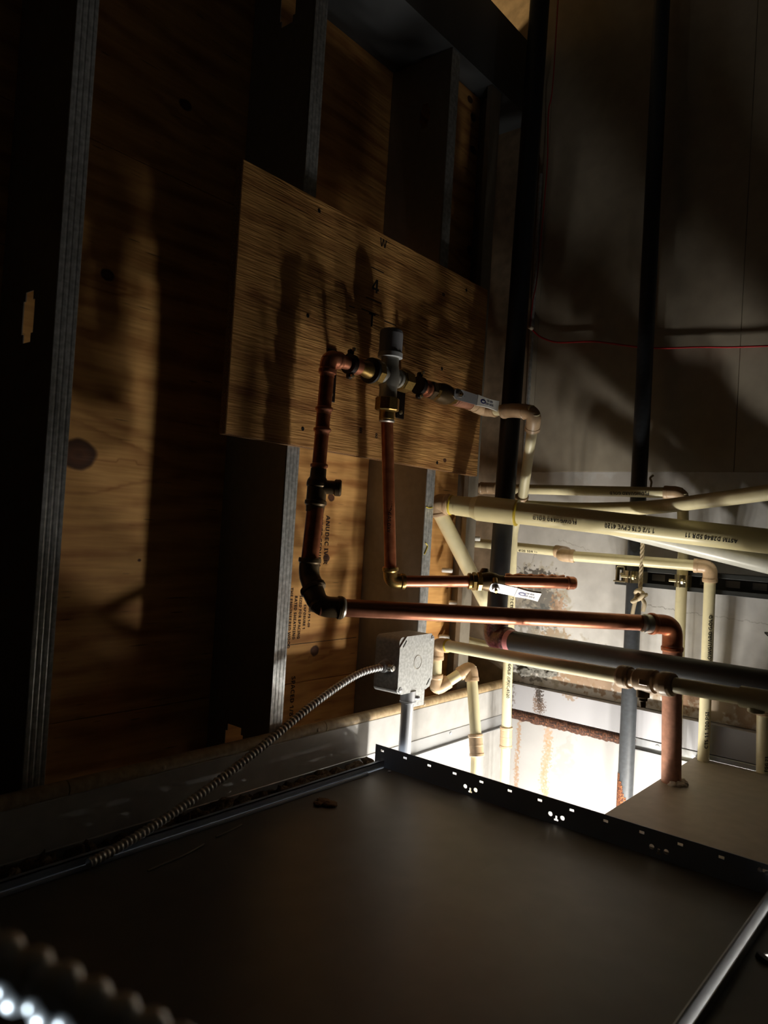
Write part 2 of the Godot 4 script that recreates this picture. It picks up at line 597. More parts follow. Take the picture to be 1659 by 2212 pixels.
	stain(im, 460, 470, 140, 45, Color(0.60, 0.52, 0.42), 0.75, 42, 0.5, 0.04)
	stain(im, 410, 475, 40, 26, Color(0.48, 0.33, 0.22), 0.6, 43, 0.8, 0.08)
	stain(im, 545, 490, 40, 36, Color(0.52, 0.40, 0.28), 0.6, 44, 0.4, 0.03)
	stain(im, 300, 40, 160, 60, Color(0.72, 0.69, 0.66), 0.5, 45, 0.4, 0.02)
	hairline(im, Vector2(330, 290), Vector2(420, 297), Color(0.3, 0.28, 0.25), 0.7, 3, 46)
	hairline(im, Vector2(420, 297), Vector2(720, 303), Color(0.35, 0.33, 0.3), 0.5, 5, 47)
	hairline(im, Vector2(5, 280), Vector2(60, 190), Color(0.3, 0.27, 0.24), 0.5, 6, 48)
	hairline(im, Vector2(110, 160), Vector2(190, 180), Color(0.4, 0.36, 0.32), 0.5, 6, 49)
	M.low_paint = mat(Color.WHITE, 0.72)
	M.low_paint.albedo_texture = ImageTexture.create_from_image(im)
	M.low_paint.uv1_scale = Vector3(1.0 / 1.04, -1.0 / 0.513, 1)
	M.low_paint.uv1_offset = Vector3(-0.18 / 1.04, 2.756 / 0.513, 0)
	# white sheet below the ledge, with run-down stains: x 0.18..1.22, y 1.6..2.156
	im = noise(50, 0.01, 4).get_image(1040, 556)
	im.convert(Image.FORMAT_RGB8)
	for j in 556:
		for i in 1040:
			var g := 0.97 + 0.05 * (im.get_pixel(i, j).r - 0.5)
			im.set_pixel(i, j, Color(0.66 * g, 0.655 * g, 0.655 * g))
	for k in 9:
		stain(im, 112 + 6 * sin(k * 1.7), 20 + k * 34, 9 - k * 0.5, 34, Color(0.66, 0.50, 0.36), 0.5, 60 + k, 1.0, 0.12)
		stain(im, 36 + 2 * sin(k * 2.3), 20 + k * 40, 5, 34, Color(0.60, 0.46, 0.34), 0.55, 70 + k, 1.0, 0.12)
	stain(im, 160, 130, 26, 120, Color(0.55, 0.53, 0.50), 0.35, 80, 0.6, 0.04)
	M.low_sheet = mat(Color.WHITE, 0.35)
	M.low_sheet.albedo_texture = ImageTexture.create_from_image(im)
	M.low_sheet.uv1_scale = Vector3(1.0 / 1.04, -1.0 / 0.556, 1)
	M.low_sheet.uv1_offset = Vector3(-0.18 / 1.04, 2.156 / 0.556, 0)
	# back ledge face: x 0.18..1.22, y 2.18..2.245
	im = Image.create(1040, 64, false, Image.FORMAT_RGB8)
	im.fill(Color(0.62, 0.62, 0.64))
	stain(im, 92, 18, 9, 26, Color(0.16, 0.13, 0.11), 0.85, 91, 1.0, 0.16)
	stain(im, 98, 44, 10, 16, Color(0.30, 0.22, 0.17), 0.8, 92, 1.1, 0.2)
	stain(im, 84, 40, 5, 20, Color(0.45, 0.36, 0.30), 0.7, 93, 1.1, 0.2)
	stain(im, 12, 34, 14, 30, Color(0.35, 0.30, 0.27), 0.6, 94, 0.9, 0.1)
	stain(im, 170, 6, 14, 8, Color(0.5, 0.4, 0.3), 0.6, 95, 0.8, 0.1)
	M.ledge = mat(Color.WHITE, 0.4)
	M.ledge.albedo_texture = ImageTexture.create_from_image(im)
	M.ledge.uv1_scale = Vector3(1.0 / 1.04, -1.0 / 0.065, 1)
	M.ledge.uv1_offset = Vector3(-0.18 / 1.04, 2.245 / 0.065, 0)
	M.white = mat(Color(0.68, 0.675, 0.665), 0.45)
	mottled(M.white, 30, 0.94, 3.0)
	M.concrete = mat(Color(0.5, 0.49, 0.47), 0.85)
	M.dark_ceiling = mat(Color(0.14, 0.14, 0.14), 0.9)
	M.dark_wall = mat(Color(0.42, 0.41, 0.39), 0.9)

# ---------------------------------------------------------------- setting

func slab(called: String, lo: Vector3, hi: Vector3, m: Material, parent: Node3D = null) -> MeshInstance3D:
	var b := MB.new()
	b.box(lo, hi)
	var o := obj(called, b, m, parent)
	if parent == null: o.set_meta("kind", "structure")
	return o

func build_setting():
	slab("floor", V(-0.04, -0.1, -0.05), V(1.8, 0, 2.5), M.concrete)
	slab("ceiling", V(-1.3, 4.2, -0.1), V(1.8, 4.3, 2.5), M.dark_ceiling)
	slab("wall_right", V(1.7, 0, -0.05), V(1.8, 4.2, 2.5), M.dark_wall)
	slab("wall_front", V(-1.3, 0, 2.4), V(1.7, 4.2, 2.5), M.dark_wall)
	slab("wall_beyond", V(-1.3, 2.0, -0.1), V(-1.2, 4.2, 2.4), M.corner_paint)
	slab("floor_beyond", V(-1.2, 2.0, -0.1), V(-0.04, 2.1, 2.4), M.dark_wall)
	# back wall: a core with boards on it
	var wb := slab("wall_back", V(-1.3, 0, -0.1), V(1.7, 4.2, -0.013), M.core)
	var b := MB.new(); b.box(V(0.205, 2.757, -0.013), V(0.672, 4.2, 0), 0.001); obj("drywall_board", b, M.paint, wb)
	b = MB.new(); b.box(V(0.6725, 2.757, -0.013), V(1.7, 4.2, 0), 0.001); obj("drywall_board", b, M.paint, wb)
	b = MB.new(); b.box(V(0.18, 2.243, -0.013), V(1.22, 2.7568, -0.0003), 0.0001); obj("drywall_board", b, M.low_paint, wb)
	b = MB.new(); b.box(V(1.221, 2.243, -0.013), V(1.7, 2.7562, 0), 0.001); obj("drywall_board", b, M.paint, wb)
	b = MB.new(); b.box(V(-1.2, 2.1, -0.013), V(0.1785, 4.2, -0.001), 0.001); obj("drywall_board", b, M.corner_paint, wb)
	b = MB.new(); b.box(V(0.1795, 2.757, -0.013), V(0.2045, 4.2, -0.001), 0.001); obj("drywall_board", b, M.paint, wb)
	b = MB.new(); b.box(V(0.181, 1.6, -0.013), V(1.22, 2.156, 0.004), 0.0006); obj("wall_sheet", b, M.low_sheet, wb)
	b = MB.new(); b.box(V(0.181, 0, -0.013), V(1.22, 1.599, 0.004), 0.0006); obj("wall_sheet", b, M.white, wb)
	b = MB.new(); b.box(V(1.221, 0, -0.013), V(1.7, 2.156, 0.004), 0.0006); obj("wall_sheet", b, M.white, wb)
	# plywood wall behind the studs
	var wl := slab("wall_left", V(-0.04, 0, 0), V(-0.0185, 3.81, 2.4), M.core)
	var rows := [[3.1705, 3.81], [2.2715, 3.1695], [2.0, 2.2705]]
	for r in rows:
		b = MB.new(); b.box(V(-0.018, r[0], 0.001), V(0, r[1], 1.46), 0.0008); obj("plywood_sheet", b, M.wall_wood, wl)
		b = MB.new(); b.box(V(-0.018, r[0], 1.461), V(0, r[1], 2.4), 0.0008); obj("plywood_sheet", b, M.wall_wood, wl)
	b = MB.new(); b.box(V(0.0, 0, 0.005), V(0.181, 2.141, 2.4)); obj("lower_wall_face", b, M.white, wl)
	# ledge along the plywood wall: rounded top, white face, metal angle below
	var tl := thing("trim_1", "white ledge face with rounded tan top edge running under the steel studs", "", V(0.195, 2.172, 0.02), "", "structure")
	b = MB.new(); b.box(V(0.176, 2.1425, 0.006), V(0.195, 2.2335, 2.4), 0.001); obj("face_board", b, M.white, tl)
	for s in [[0.006, 0.66], [0.6615, 1.13], [1.1315, 2.4]]:
		b = MB.new(); b.tube([V(0.1865, 2.2405, s[0]), V(0.1865, 2.2405, s[1])], 0.0105, 12); obj("top_bead", b, M.lip, tl)
	b = MB.new()
	for k in 3: b.lathe(V(0.196, 2.2405, 0.372 + k * 0.31), V(1, 0.4, 0), [[0, 0.0035], [0.002, 0.003], [0.003, 0.0]], 10)
	obj("screw_head", b, M.putty, tl)
	var ta := thing("trim_2", "plain metal angle under the white ledge beside the plywood wall", "", V(0.195, 2.142, 0.02), "", "structure")
	b = MB.new(); b.box(V(0.18, 2.1415, 0.02), V(0.1965, 2.1705, 2.4), 0.001); b.box(V(0.18, 2.1415, 0.02), V(0.204, 2.1435, 2.4)); obj("angle", b, M.alu, ta)
	b = MB.new(); b.lathe(V(0.1965, 2.163, 0.27), V(1, 0, 0), [[0, 0.004], [0.0015, 0.0035], [0.0022, 0.0]], 10); obj("screw_head", b, M.conduit, ta)
	# ledge along the back wall
	var tb := thing("trim_3", "white ledge face along the painted back wall, stained black near the corner", "", V(0.7, 2.18, 0.02), "", "structure")
	b = MB.new(); b.box(V(0.196, 2.1815, -0.0125), V(1.22, 2.242, 0.02), 0.001); obj("face_board", b, M.ledge, tb)
	var tc := thing("trim_4", "metal angle under the back ledge, rusted brown on its left part", "", V(0.7, 2.156, 0.02), "", "structure")
	b = MB.new(); b.box(V(0.505, 2.156, 0.004), V(1.22, 2.1805, 0.0215), 0.001); b.box(V(0.505, 2.156, 0.004), V(1.22, 2.158, 0.029)); obj("clean_angle", b, M.alu, tc)
	b = MB.new()
	var no := noise(101, 9.0, 4)
	var pts := []
	var rad := []
	for k in 60:
		var x := 0.205 + 0.302 * k / 59.0
		pts.append(V(x, 2.1685 + 0.0015 * no.get_noise_1d(x * 8), 0.012 + 0.001 * no.get_noise_1d(x * 12 + 50)))
		rad.append(0.0125 * (1.0 + 0.28 * no.get_noise_1d(x * 30)))
	b.tube(pts, rad, 12)
	tag(obj("rusted_angle", b, M.dark_rust, tc), "flaking rust brown length", "")
	b = MB.new(); b.lathe(V(0.555, 2.172, 0.0215), V(0, 0, 1), [[0, 0.0045], [0.0015, 0.004], [0.0022, 0.0]], 10); obj("screw_head", b, M.conduit, tc)
	b = MB.new(); b.box(V(0.181, 1.6, 0.004), V(0.194, 2.150, 0.016), 0.003); var td := obj("trim_5", b, M.white); td.set_meta("kind", "structure")
	b = MB.new(); b.box(V(0.186, 2.76, 0.0), V(0.194, 3.5, 0.009), 0.002); var te := obj("trim_6", b, M.steel); te.set_meta("kind", "structure")

# ---------------------------------------------------------------- studs

func stud(z: float, hole_y: Array, label: String, y1 := 3.63):
	var t := thing("metal_stud", label, "stud", V(0.0825, 2.245, z), "steel studs along the plywood wall")
	var w := MB.new()
	var th := 0.0014
	var y0 := 2.1425
	var prev := y0
	for hy in hole_y:
		w.box(V(0.001, prev, z - th), V(0.164, hy[0], z))
		var xa: float = hy[2]
		var xb: float = hy[3]
		w.box(V(0.001, hy[0], z - th), V(xa, hy[1], z))
		w.box(V(xb, hy[0], z - th), V(0.164, hy[1], z))
		for e in [[hy[0], hy[0] + 0.012], [hy[1] - 0.012, hy[1]]]:
			w.box(V(xa, e[0], z - th), V(xa + 0.0055, e[1], z))
			w.box(V(xb - 0.0055, e[0], z - th), V(xb, e[1], z))
		prev = hy[1]
	w.box(V(0.001, prev, z - th), V(0.164, y1, z))
	obj("web", w, M.web_steel, t)
	# ribbed flange facing the room, with the lip folded back
	var f := MB.new()
	var sh := PackedVector2Array()
	var outer := [[0.0, 0.1635], [0.0008, 0.165], [0.006, 0.1650], [0.0068, 0.16462], [0.0085, 0.16462], [0.0093, 0.1650], [0.0135, 0.1650], [0.0143, 0.16462], [0.016, 0.16462], [0.0168, 0.1650], [0.0215, 0.1650], [0.0223, 0.16462], [0.024, 0.16462], [0.0248, 0.1650], [0.0292, 0.1650], [0.030, 0.1640], [0.030, 0.152]]
	for p in outer: sh.append(Vector2(p[0], p[1]))
	sh.append(Vector2(0.0286, 0.152)); sh.append(Vector2(0.0286, 0.1626)); sh.append(Vector2(0.0, 0.1626))
	# shape (distance from web, x) extruded upwards: local x -> -z, y -> x, z -> y
	f.prism(sh, Transform3D(Basis(V(0, 0, -1), V(1, 0, 0), V(0, 1, 0)), V(0, y0, z)), y1 - y0)
	obj("flange", f, M.steel, t)
	var g := MB.new()
	g.box(V(0.001, y0, z - 0.030), V(0.0025, y1, z - 0.0014))
	obj("rear_flange", g, M.web_steel, t)

func build_studs():
	stud(1.178, [[2.816, 2.885, 0.074, 0.107]], "leftmost steel stud, nearest the viewer, with a slot in its web")
	stud(0.768, [[2.165, 2.236, 0.051, 0.099], [3.478, 3.56, 0.074, 0.114]], "steel stud just left of the thick copper pipe, partly behind the plywood panel")
	stud(0.368, [[3.475, 3.53, 0.086, 0.114]], "steel stud behind the thin copper pipe, right of the thick one")
	# the corner: an angle stud with a strip of plywood let in beside it
	var c := thing("corner_stud", "narrow steel angle stud in the dark corner beside the black drain pipe", "stud", V(0.14, 2.245, 0.19))
	var cb := MB.new()
	cb.box(V(0.1636, 2.1425, 0.168), V(0.165, 3.63, 0.2085), 0.0004); cb.box(V(0.153, 2.1425, 0.2071), V(0.165, 3.63, 0.2085))
	obj("flange", cb, M.web_steel, c)
	cb = MB.new(); cb.box(V(0.106, 2.1425, 0.168), V(0.164, 3.63, 0.1694)); obj("web", cb, M.web_steel, c)
	cb = MB.new(); cb.box(V(0.094, 2.1425, 0.1705), V(0.110, 3.63, 0.337), 0.0006); obj("plywood_strip", cb, M.wall_wood, get_node("wall_left"))
	stud(1.588, [], "steel stud standing left of the leftmost visible one, mostly outside the picture")
	var t := thing("header_track", "dark steel header running along the tops of the studs", "beam", V(0.0825, 3.63, 1.0))
	var b := MB.new()
	b.box(V(0.1655, 3.63, 0.012), V(0.1675, 3.805, 2.39)); obj("front_face", b, M.header, t)
	b = MB.new(); b.box(V(0.002, 3.805, 0.012), V(0.1675, 3.808, 2.39)); obj("top_face", b, M.header, t)
	b = MB.new(); b.box(V(0.002, 3.6305, 0.012), V(0.1655, 3.633, 2.39)); obj("bottom_face", b, M.header, t)

func build_panel():
	var t := thing("plywood_panel", "square of rough plywood with pencil marks, screwed to the studs behind the mixing valve", "panel", V(0.1655, 2.728, 0.555))
	var b := MB.new()
	b.box(V(0.1655, 2.728, 0.200), V(0.181, 3.153, 0.911), 0.0008)
	obj("board", b, M.panel_wood, t)
	b = MB.new()
	b.box(V(0.166, 2.7276, 0.2005), V(0.1805, 2.7284, 0.9105)); b.box(V(0.166, 2.7285, 0.9105), V(0.1805, 3.1525, 0.9116)); obj("edge_band", b, M.ply_edge, t)
	for p in [[3.134, 0.744], [3.128, 0.287], [2.742, 0.357], [2.758, 0.75], [2.95, 0.755], [2.94, 0.36]]:
		b = MB.new()
		b.lathe(V(0.1808, p[0], p[1]), V(1, 0, 0), [[0, 0.0036], [0.0006, 0.0034], [0.0008, 0.0014], [0.0003, 0.0]], 10)
		obj("screw", b, M.black_plastic, t)
	# pencilled marks
	var face := V(1, 0, 0)
	var al := V(0, 0, -1)
	t.name = "valve_board"
	print_on(t, "4", 0.036, V(0.1811, 3.050, 0.588), al, face, M.pencil, "pencil_mark")
	print_on(t, "T", 0.036, V(0.1811, 2.985, 0.592), al, face, M.pencil, "pencil_mark")
	print_on(t, "W", 0.022, V(0.1811, 3.136, 0.572), al, face, M.pencil, "pencil_mark")
	print_on(t, "B", 0.014, V(0.1811, 2.776, 0.603), al, face, M.pencil, "pencil_mark")
	print_on(t, "8", 0.014, V(0.1811, 2.772, 0.558), al, face, M.pencil, "pencil_mark")
	for q in [[3.081, 0.603, 0.565], [3.022, 0.612, 0.566], [2.998, 0.622, 0.572], [2.992, 0.556, 0.520], [2.994, 0.655, 0.640]]:
		b = MB.new(); b.box(V(0.1809, q[0] - 0.0009, q[2]), V(0.1812, q[0] + 0.0009, q[1])); obj("pencil_line", b, M.pencil, t)
	# stamps on the bare plywood of the wall between the studs
	var wl := get_node("wall_left") as Node3D
	var dn := V(0, -1, 0)
	print_on(wl, "ANUDEC IVER", 0.016, V(0.0006, 2.565, 0.488), dn, face, M.stamp, "stamped_lettering")
	print_on(wl, "WYER CEDUMA", 0.015, V(0.0006, 2.56, 0.508), dn, face, M.stamp, "stamped_lettering")
	var rows := ["THE ENGINEERED WOOD", "RATED SHEATHING", "SIZED FOR SPACING", "EXPOSURE 1", "000 PS 1-09"]
	for k in rows.size():
		print_on(wl, rows[k], 0.0105 - 0.0005 * k, V(0.0006, 2.405, 0.580 - 0.0135 * k), dn, face, M.stamp, "stamped_lettering")
	print_on(wl, "SPACED 1/8", 0.015, V(0.0006, 2.245, 0.56), dn, face, M.stamp, "stamped_lettering")
	b = MB.new(); b.box(V(-0.0002, 2.3500, 0.374), V(0.0003, 2.3512, 0.60)); obj("split", b, M.pencil, wl)

# ---------------------------------------------------------------- copper work round the mixing valve

const RUN_X := 0.226
const RUN_Y := 2.8765

func build_valve():
	var ax := V(0, 0, -1)
	var c := V(RUN_X, RUN_Y, 0.585)
	var t := thing("mixing_valve", "grey topped thermostatic mixing valve between two brass unions on the plywood panel", "valve", V(RUN_X, 2.80, 0.585))
	var b := MB.new()
	b.lathe(c + V(0, 0.042, 0), V(0, 1, 0), [[0, 0.0215], [0.036, 0.0215], [0.041, 0.0205], [0.044, 0.017], [0.045, 0.0]], 48, false, 0.045)
	obj("cap", b, M.grey_cap, t)
	b = MB.new(); b.lathe(c + V(0, 0.033, 0), V(0, 1, 0), [[0, 0.0205], [0.001, 0.0228], [0.009, 0.0228], [0.010, 0.021]], 28); obj("cap_ring", b, M.cap_ring, t)
	b = MB.new()
	b.lathe(c + V(0, -0.040, 0), V(0, 1, 0), [[0, 0.0165], [0.018, 0.0165], [0.021, 0.0175], [0.024, 0.0185], [0.032, 0.0192], [0.046, 0.0192], [0.054, 0.0178], [0.060, 0.0165], [0.074, 0.0165]], 28, true)
	for s in [-1.0, 1.0]:
		b.lathe(c, ax * s, [[0.005, 0.014], [0.020, 0.014], [0.021, 0.0175], [0.027, 0.0175], [0.029, 0.015], [0.034, 0.015]], 24)
	obj("body", b, M.nickel, t)
	b = MB.new(); b.hex(c, ax, -0.048, -0.031, 0.0235, 0.2, 8); obj("union_nut", b, M.brass, t)
	b = MB.new(); b.hex(c, ax, 0.031, 0.056, 0.0215, 0.2, 8); obj("union_nut", b, M.brass, t)
	b = MB.new(); b.hex(c + V(0, -0.064, 0), V(0, 1, 0), 0, 0.024, 0.0225, 0.1, 8); obj("bottom_nut", b, M.brass, t)
	b = MB.new(); b.lathe(c, -ax, [[0.0475, 0.0225], [0.049, 0.0232], [0.0535, 0.0232], [0.055, 0.0165]], 28); obj("gasket_ring", b, M.black_plastic, t)
	# left loop: large hot pipe
	var k := thing("copper_pipe", "thick copper pipe looping from the mixing valve down and across to the side panel", "pipe", V(0.653, 2.168, 0.229))
	var top := V(RUN_X, RUN_Y, 0.744)
	b = MB.new(); b.lathe(V(RUN_X, RUN_Y, 0.638), -ax, [[0, 0.0155], [0.008, 0.0155], [0.022, 0.0118], [0.030, 0.0118]], 22, true); obj("tailpiece", b, M.brass, k)
	b = MB.new(); b.lathe(V(RUN_X, RUN_Y, 0.668), -ax, [[0, 0.0125], [0.001, 0.0145], [0.018, 0.0145], [0.020, 0.0125]], 22); obj("adapter", b, M.copper, k)
	elbow(k, V(RUN_X, RUN_Y, 0.6), top, V(RUN_X, 2.5, 0.757), 0.0138, 0.026, M.copper, 1.1)
	straight(k, V(RUN_X, RUN_Y, 0.64), top, 0.0113, M.copper)
	var low := V(0.227, 2.530, 0.760)
	straight(k, top, V(0.226, 2.66, 0.752), 0.0117, M.old_copper)
	for y in [2.853, 2.790, 2.755, 2.695]:
		b = MB.new(); b.lathe(V(0.226, y, 0.745 + (2.853 - y) * 0.035), V(0, -1, 0), [[-0.004, 0.0118], [-0.002, 0.0148], [0.002, 0.0148], [0.004, 0.0122], [0.009, 0.0122]], 20, true); obj("solder_ring", b, M.copper, k)
	b = MB.new()
	b.lathe(V(0.226, 2.690, 0.751), V(0.003, -1, 0.04), [[0, 0.0130], [0.014, 0.0134], [0.019, 0.0165], [0.024, 0.0178], [0.029, 0.0178], [0.031, 0.0162], [0.052, 0.0162], [0.054, 0.0182], [0.059, 0.0182], [0.062, 0.0155], [0.072, 0.0150]], 24)
	obj("check_valve", b, M.bronze, k)
	b = MB.new(); b.lathe(V(0.236, 2.660, 0.745), V(0.75, 0, -0.65), [[0, 0.0115], [0.016, 0.0115], [0.018, 0.014], [0.026, 0.014], [0.028, 0.012]], 18); obj("check_valve_plug", b, M.bronze, k)
	straight(k, V(0.2275, 2.625, 0.754), low, 0.0143, M.old_copper)
	var mid := V(0.247, 2.492, 0.768)
	var r1 := V(0.299, 2.467, 0.751)
	elbow(k, V(0.2275, 2.6, 0.757), V(0.2275, 2.513, 0.7605), V(0.262, 2.478, 0.764), 0.0168, 0.028, M.bronze, 1.12, "bend")
	elbow(k, V(0.23, 2.51, 0.768), V(0.268, 2.4675, 0.772), V(0.612, 2.457, 0.289), 0.0168, 0.036, M.bronze, 1.12, "bend")
	b = MB.new(); b.tube([V(0.2285, 2.513, 0.7605), V(0.268, 2.4675, 0.772)], 0.0162, 18); obj("short_tube", b, M.bronze, k)
	straight(k, V(0.268, 2.4675, 0.772), V(0.612, 2.4570, 0.289), 0.0143, M.copper)
	b = MB.new(); b.lathe(V(0.2888, 2.4669, 0.7427), V(0.58, -0.0177, -0.814), [[0, 0.0165], [0.002, 0.0175], [0.004, 0.0165], [0.006, 0.0146]], 22); obj("solder_ring", b, M.solder, k)
	elbow(k, V(0.299, 2.467, 0.751), V(0.648, 2.456, 0.251), V(0.651, 2.2, 0.236), 0.0178, 0.046, M.old_copper, 1.1)
	b = MB.new(); b.lathe(V(0.612, 2.457, 0.303), V(0.57, -0.01, -0.82), [[0, 0.0146], [0.002, 0.0164], [0.004, 0.0170], [0.006, 0.0170], [0.020, 0.0166]], 22); obj("solder_ring", b, M.solder, k)
	straight(k, V(0.649, 2.42, 0.2495), V(0.653, 2.169, 0.229), 0.0174, M.brown_copper)
	# centre drop
	var q := thing("copper_pipe", "thin copper pipe dropping from the bottom of the mixing valve to the lower ball valve", "pipe", V(0.228, 2.5, 0.54))
	b = MB.new(); b.lathe(V(RUN_X, 2.8135, 0.5845), V(0, -1, 0), [[0, 0.0155], [0.004, 0.0142], [0.016, 0.0142], [0.018, 0.0128]], 22); obj("tailpiece", b, M.brass, q)
	b = MB.new(); b.lathe(V(RUN_X, 2.797, 0.5835), V(0, -1, 0), [[0, 0.0128], [0.001, 0.0145], [0.004, 0.0145], [0.006, 0.0113]], 22); obj("solder_ring", b, M.solder, q)
	straight(q, V(RUN_X, 2.80, 0.5835), V(0.2285, 2.51, 0.548), 0.0112, M.old_copper)
	elbow(q, V(RUN_X, 2.8, 0.583), V(0.2285, 2.5, 0.547), V(0.318, 2.506, 0.417), 0.0136, 0.026, M.brass, 1.12)
	straight(q, V(0.2285, 2.5, 0.547), V(0.322, 2.5065, 0.412), 0.0111, M.copper)
	b = MB.new(); b.lathe(V(0.2283, 2.528, 0.5505), V(0, -1, -0.1), [[0, 0.0125], [0.001, 0.0142], [0.004, 0.0142], [0.006, 0.0125]], 20); obj("solder_ring", b, M.copper, q)
	print_on(q, "MED GAS OXY", 0.009, V(0.2355, 2.62, 0.5705), V(0, -1, 0), V(0.64, 0, 0.77), M.ink)
	# clamps that hold the run off the panel
	for s in [[0.691, 0.0140, "black iron pipe clamp left of the mixing valve, beside the copper elbow"], [0.493, 0.0140, "black iron pipe clamp right of the mixing valve, beside the ball valve"]]:
		var h := thing("pipe_clamp", s[2], "clamp", V(0.182, RUN_Y, s[0]), "pipe clamps holding the valve run")
		var cc := V(RUN_X, RUN_Y, s[0])
		b = MB.new()
		b.lathe(cc, ax, [[-0.005, s[1] + 0.0005], [-0.005, s[1] + 0.0035], [0.005, s[1] + 0.0035], [0.005, s[1] + 0.0005]], 24)
		b.box(cc + V(-0.005, 0.0155, -0.0055), cc + V(0.005, 0.0255, 0.0055), 0.0025)
		b.box(cc + V(-0.005, -0.0255, -0.0055), cc + V(0.005, -0.0155, 0.0055), 0.0025)
		obj("ring", b, M.black_iron, h)
		b = MB.new(); b.tube([cc + V(-0.044, 0, 0), cc + V(-0.015, 0, 0)], 0.005, 10); obj("rod", b, M.black_iron, h)
		b = MB.new(); b.box(V(0.1812, RUN_Y - 0.062, s[0] - 0.012), V(0.1842, RUN_Y + 0.030, s[0] + 0.012), 0.0008); obj("plate", b, M.black_iron, h)
		for yy in [-0.015, 0.018]:
			b = MB.new(); b.lathe(cc + V(0.006, yy * 1.38, 0), V(1, 0, 0), [[0, 0.004], [0.003, 0.0035], [0.004, 0.0]], 10); obj("screw", b, M.clamp, h)
		b = MB.new(); b.lathe(V(0.1842, RUN_Y - 0.05, s[0]), V(1, 0, 0), [[0, 0.0045], [0.002, 0.004], [0.003, 0.0]], 10); obj("plate_screw", b, M.clamp, h)

func lever(t: Node3D, a: Vector3, e: Vector3, face: Vector3, wide: float):
	# flat lever from the stem a to its end e, with a white sleeve over the outer half
	var d := (e - a).normalized()
	face = (face - d * face.dot(d)).normalized()
	var u := face.cross(d)
	var L := a.distance_to(e)
	var tf := Transform3D(Basis(d, u, d.cross(u)), a)
	var b := MB.new()
	var w := wide * 0.5
	b.prism(PackedVector2Array([Vector2(-0.011, -w * 0.6), Vector2(-0.006, -w), Vector2(L * 0.55, -w * 0.92), Vector2(L * 0.55, w * 0.92), Vector2(-0.006, w), Vector2(-0.011, w * 0.6)]), tf, 0.0025)
	obj("lever", b, M.conduit, t)
	b = MB.new()
	var n := 12
	var top := PackedVector2Array()
	for k in n + 1:
		var s := float(k) / n
		var x := lerpf(L * 0.46, L, s)
		top.append(Vector2(x, -w * (1.0 - 0.25 * sin(s * PI * 0.8) + 0.12 * s)))
	for k in n + 1:
		var s := 1.0 - float(k) / n
		var x := lerpf(L * 0.46, L, s)
		top.append(Vector2(x, w * (1.0 - 0.25 * sin(s * PI * 0.8) + 0.12 * s)))
	b.prism(top, tf.translated_local(V(0, 0, -0.0012)), 0.005)
	obj("grip_sleeve", b, M.white_vinyl, t)
	# round blue emblem and faint small print
	b = MB.new()
	var el := PackedVector2Array()
	for k in 20: el.append(Vector2(L * 0.60 + 0.0075 * cos(TAU * k / 20), 0.0042 * sin(TAU * k / 20)))
	var side := 0.0038 if tf.basis.z.dot(face) > 0 else -0.0014
	b.prism(el, tf.translated_local(V(0, 0, side)), 0.0003)
	obj("emblem", b, M.blue_ink, t)
	b = MB.new()
	var hole := PackedVector2Array()
	for k in 14: hole.append(Vector2(L * 0.60 + 0.0042 * cos(TAU * k / 14), 0.0018 * sin(TAU * k / 14)))
	b.prism(hole, tf.translated_local(V(0, 0, side + 0.0003 * signf(side))), 0.0003)
	obj("emblem_bar", b, M.white_vinyl, t)
	print_on(t, "125 600", 0.005, a + d * L * 0.76 + u * 0.0035 + tf.basis.z * (side + 0.0004 * signf(side)), d, face, M.grey_ink)
	print_on(t, "CWP WOG", 0.005, a + d * L * 0.76 - u * 0.0030 + tf.basis.z * (side + 0.0004 * signf(side)), d, face, M.grey_ink)
	b = MB.new(); b.hex(a, face, 0.002, 0.009, 0.0075); obj("stem_nut", b, M.solder, t)
	b = MB.new(); b.tube([a + face * 0.008, a + face * 0.014], 0.003, 10); b.tube([a - face * 0.022, a + face * 0.003], 0.0055, 12); obj("stem", b, M.brass, t)
	b = MB.new(); b.lathe(a + d * 0.017 + face * 0.0022, face, [[0, 0.0016], [0.0006, 0.0]], 8); obj("rivet", b, M.black_plastic, t)

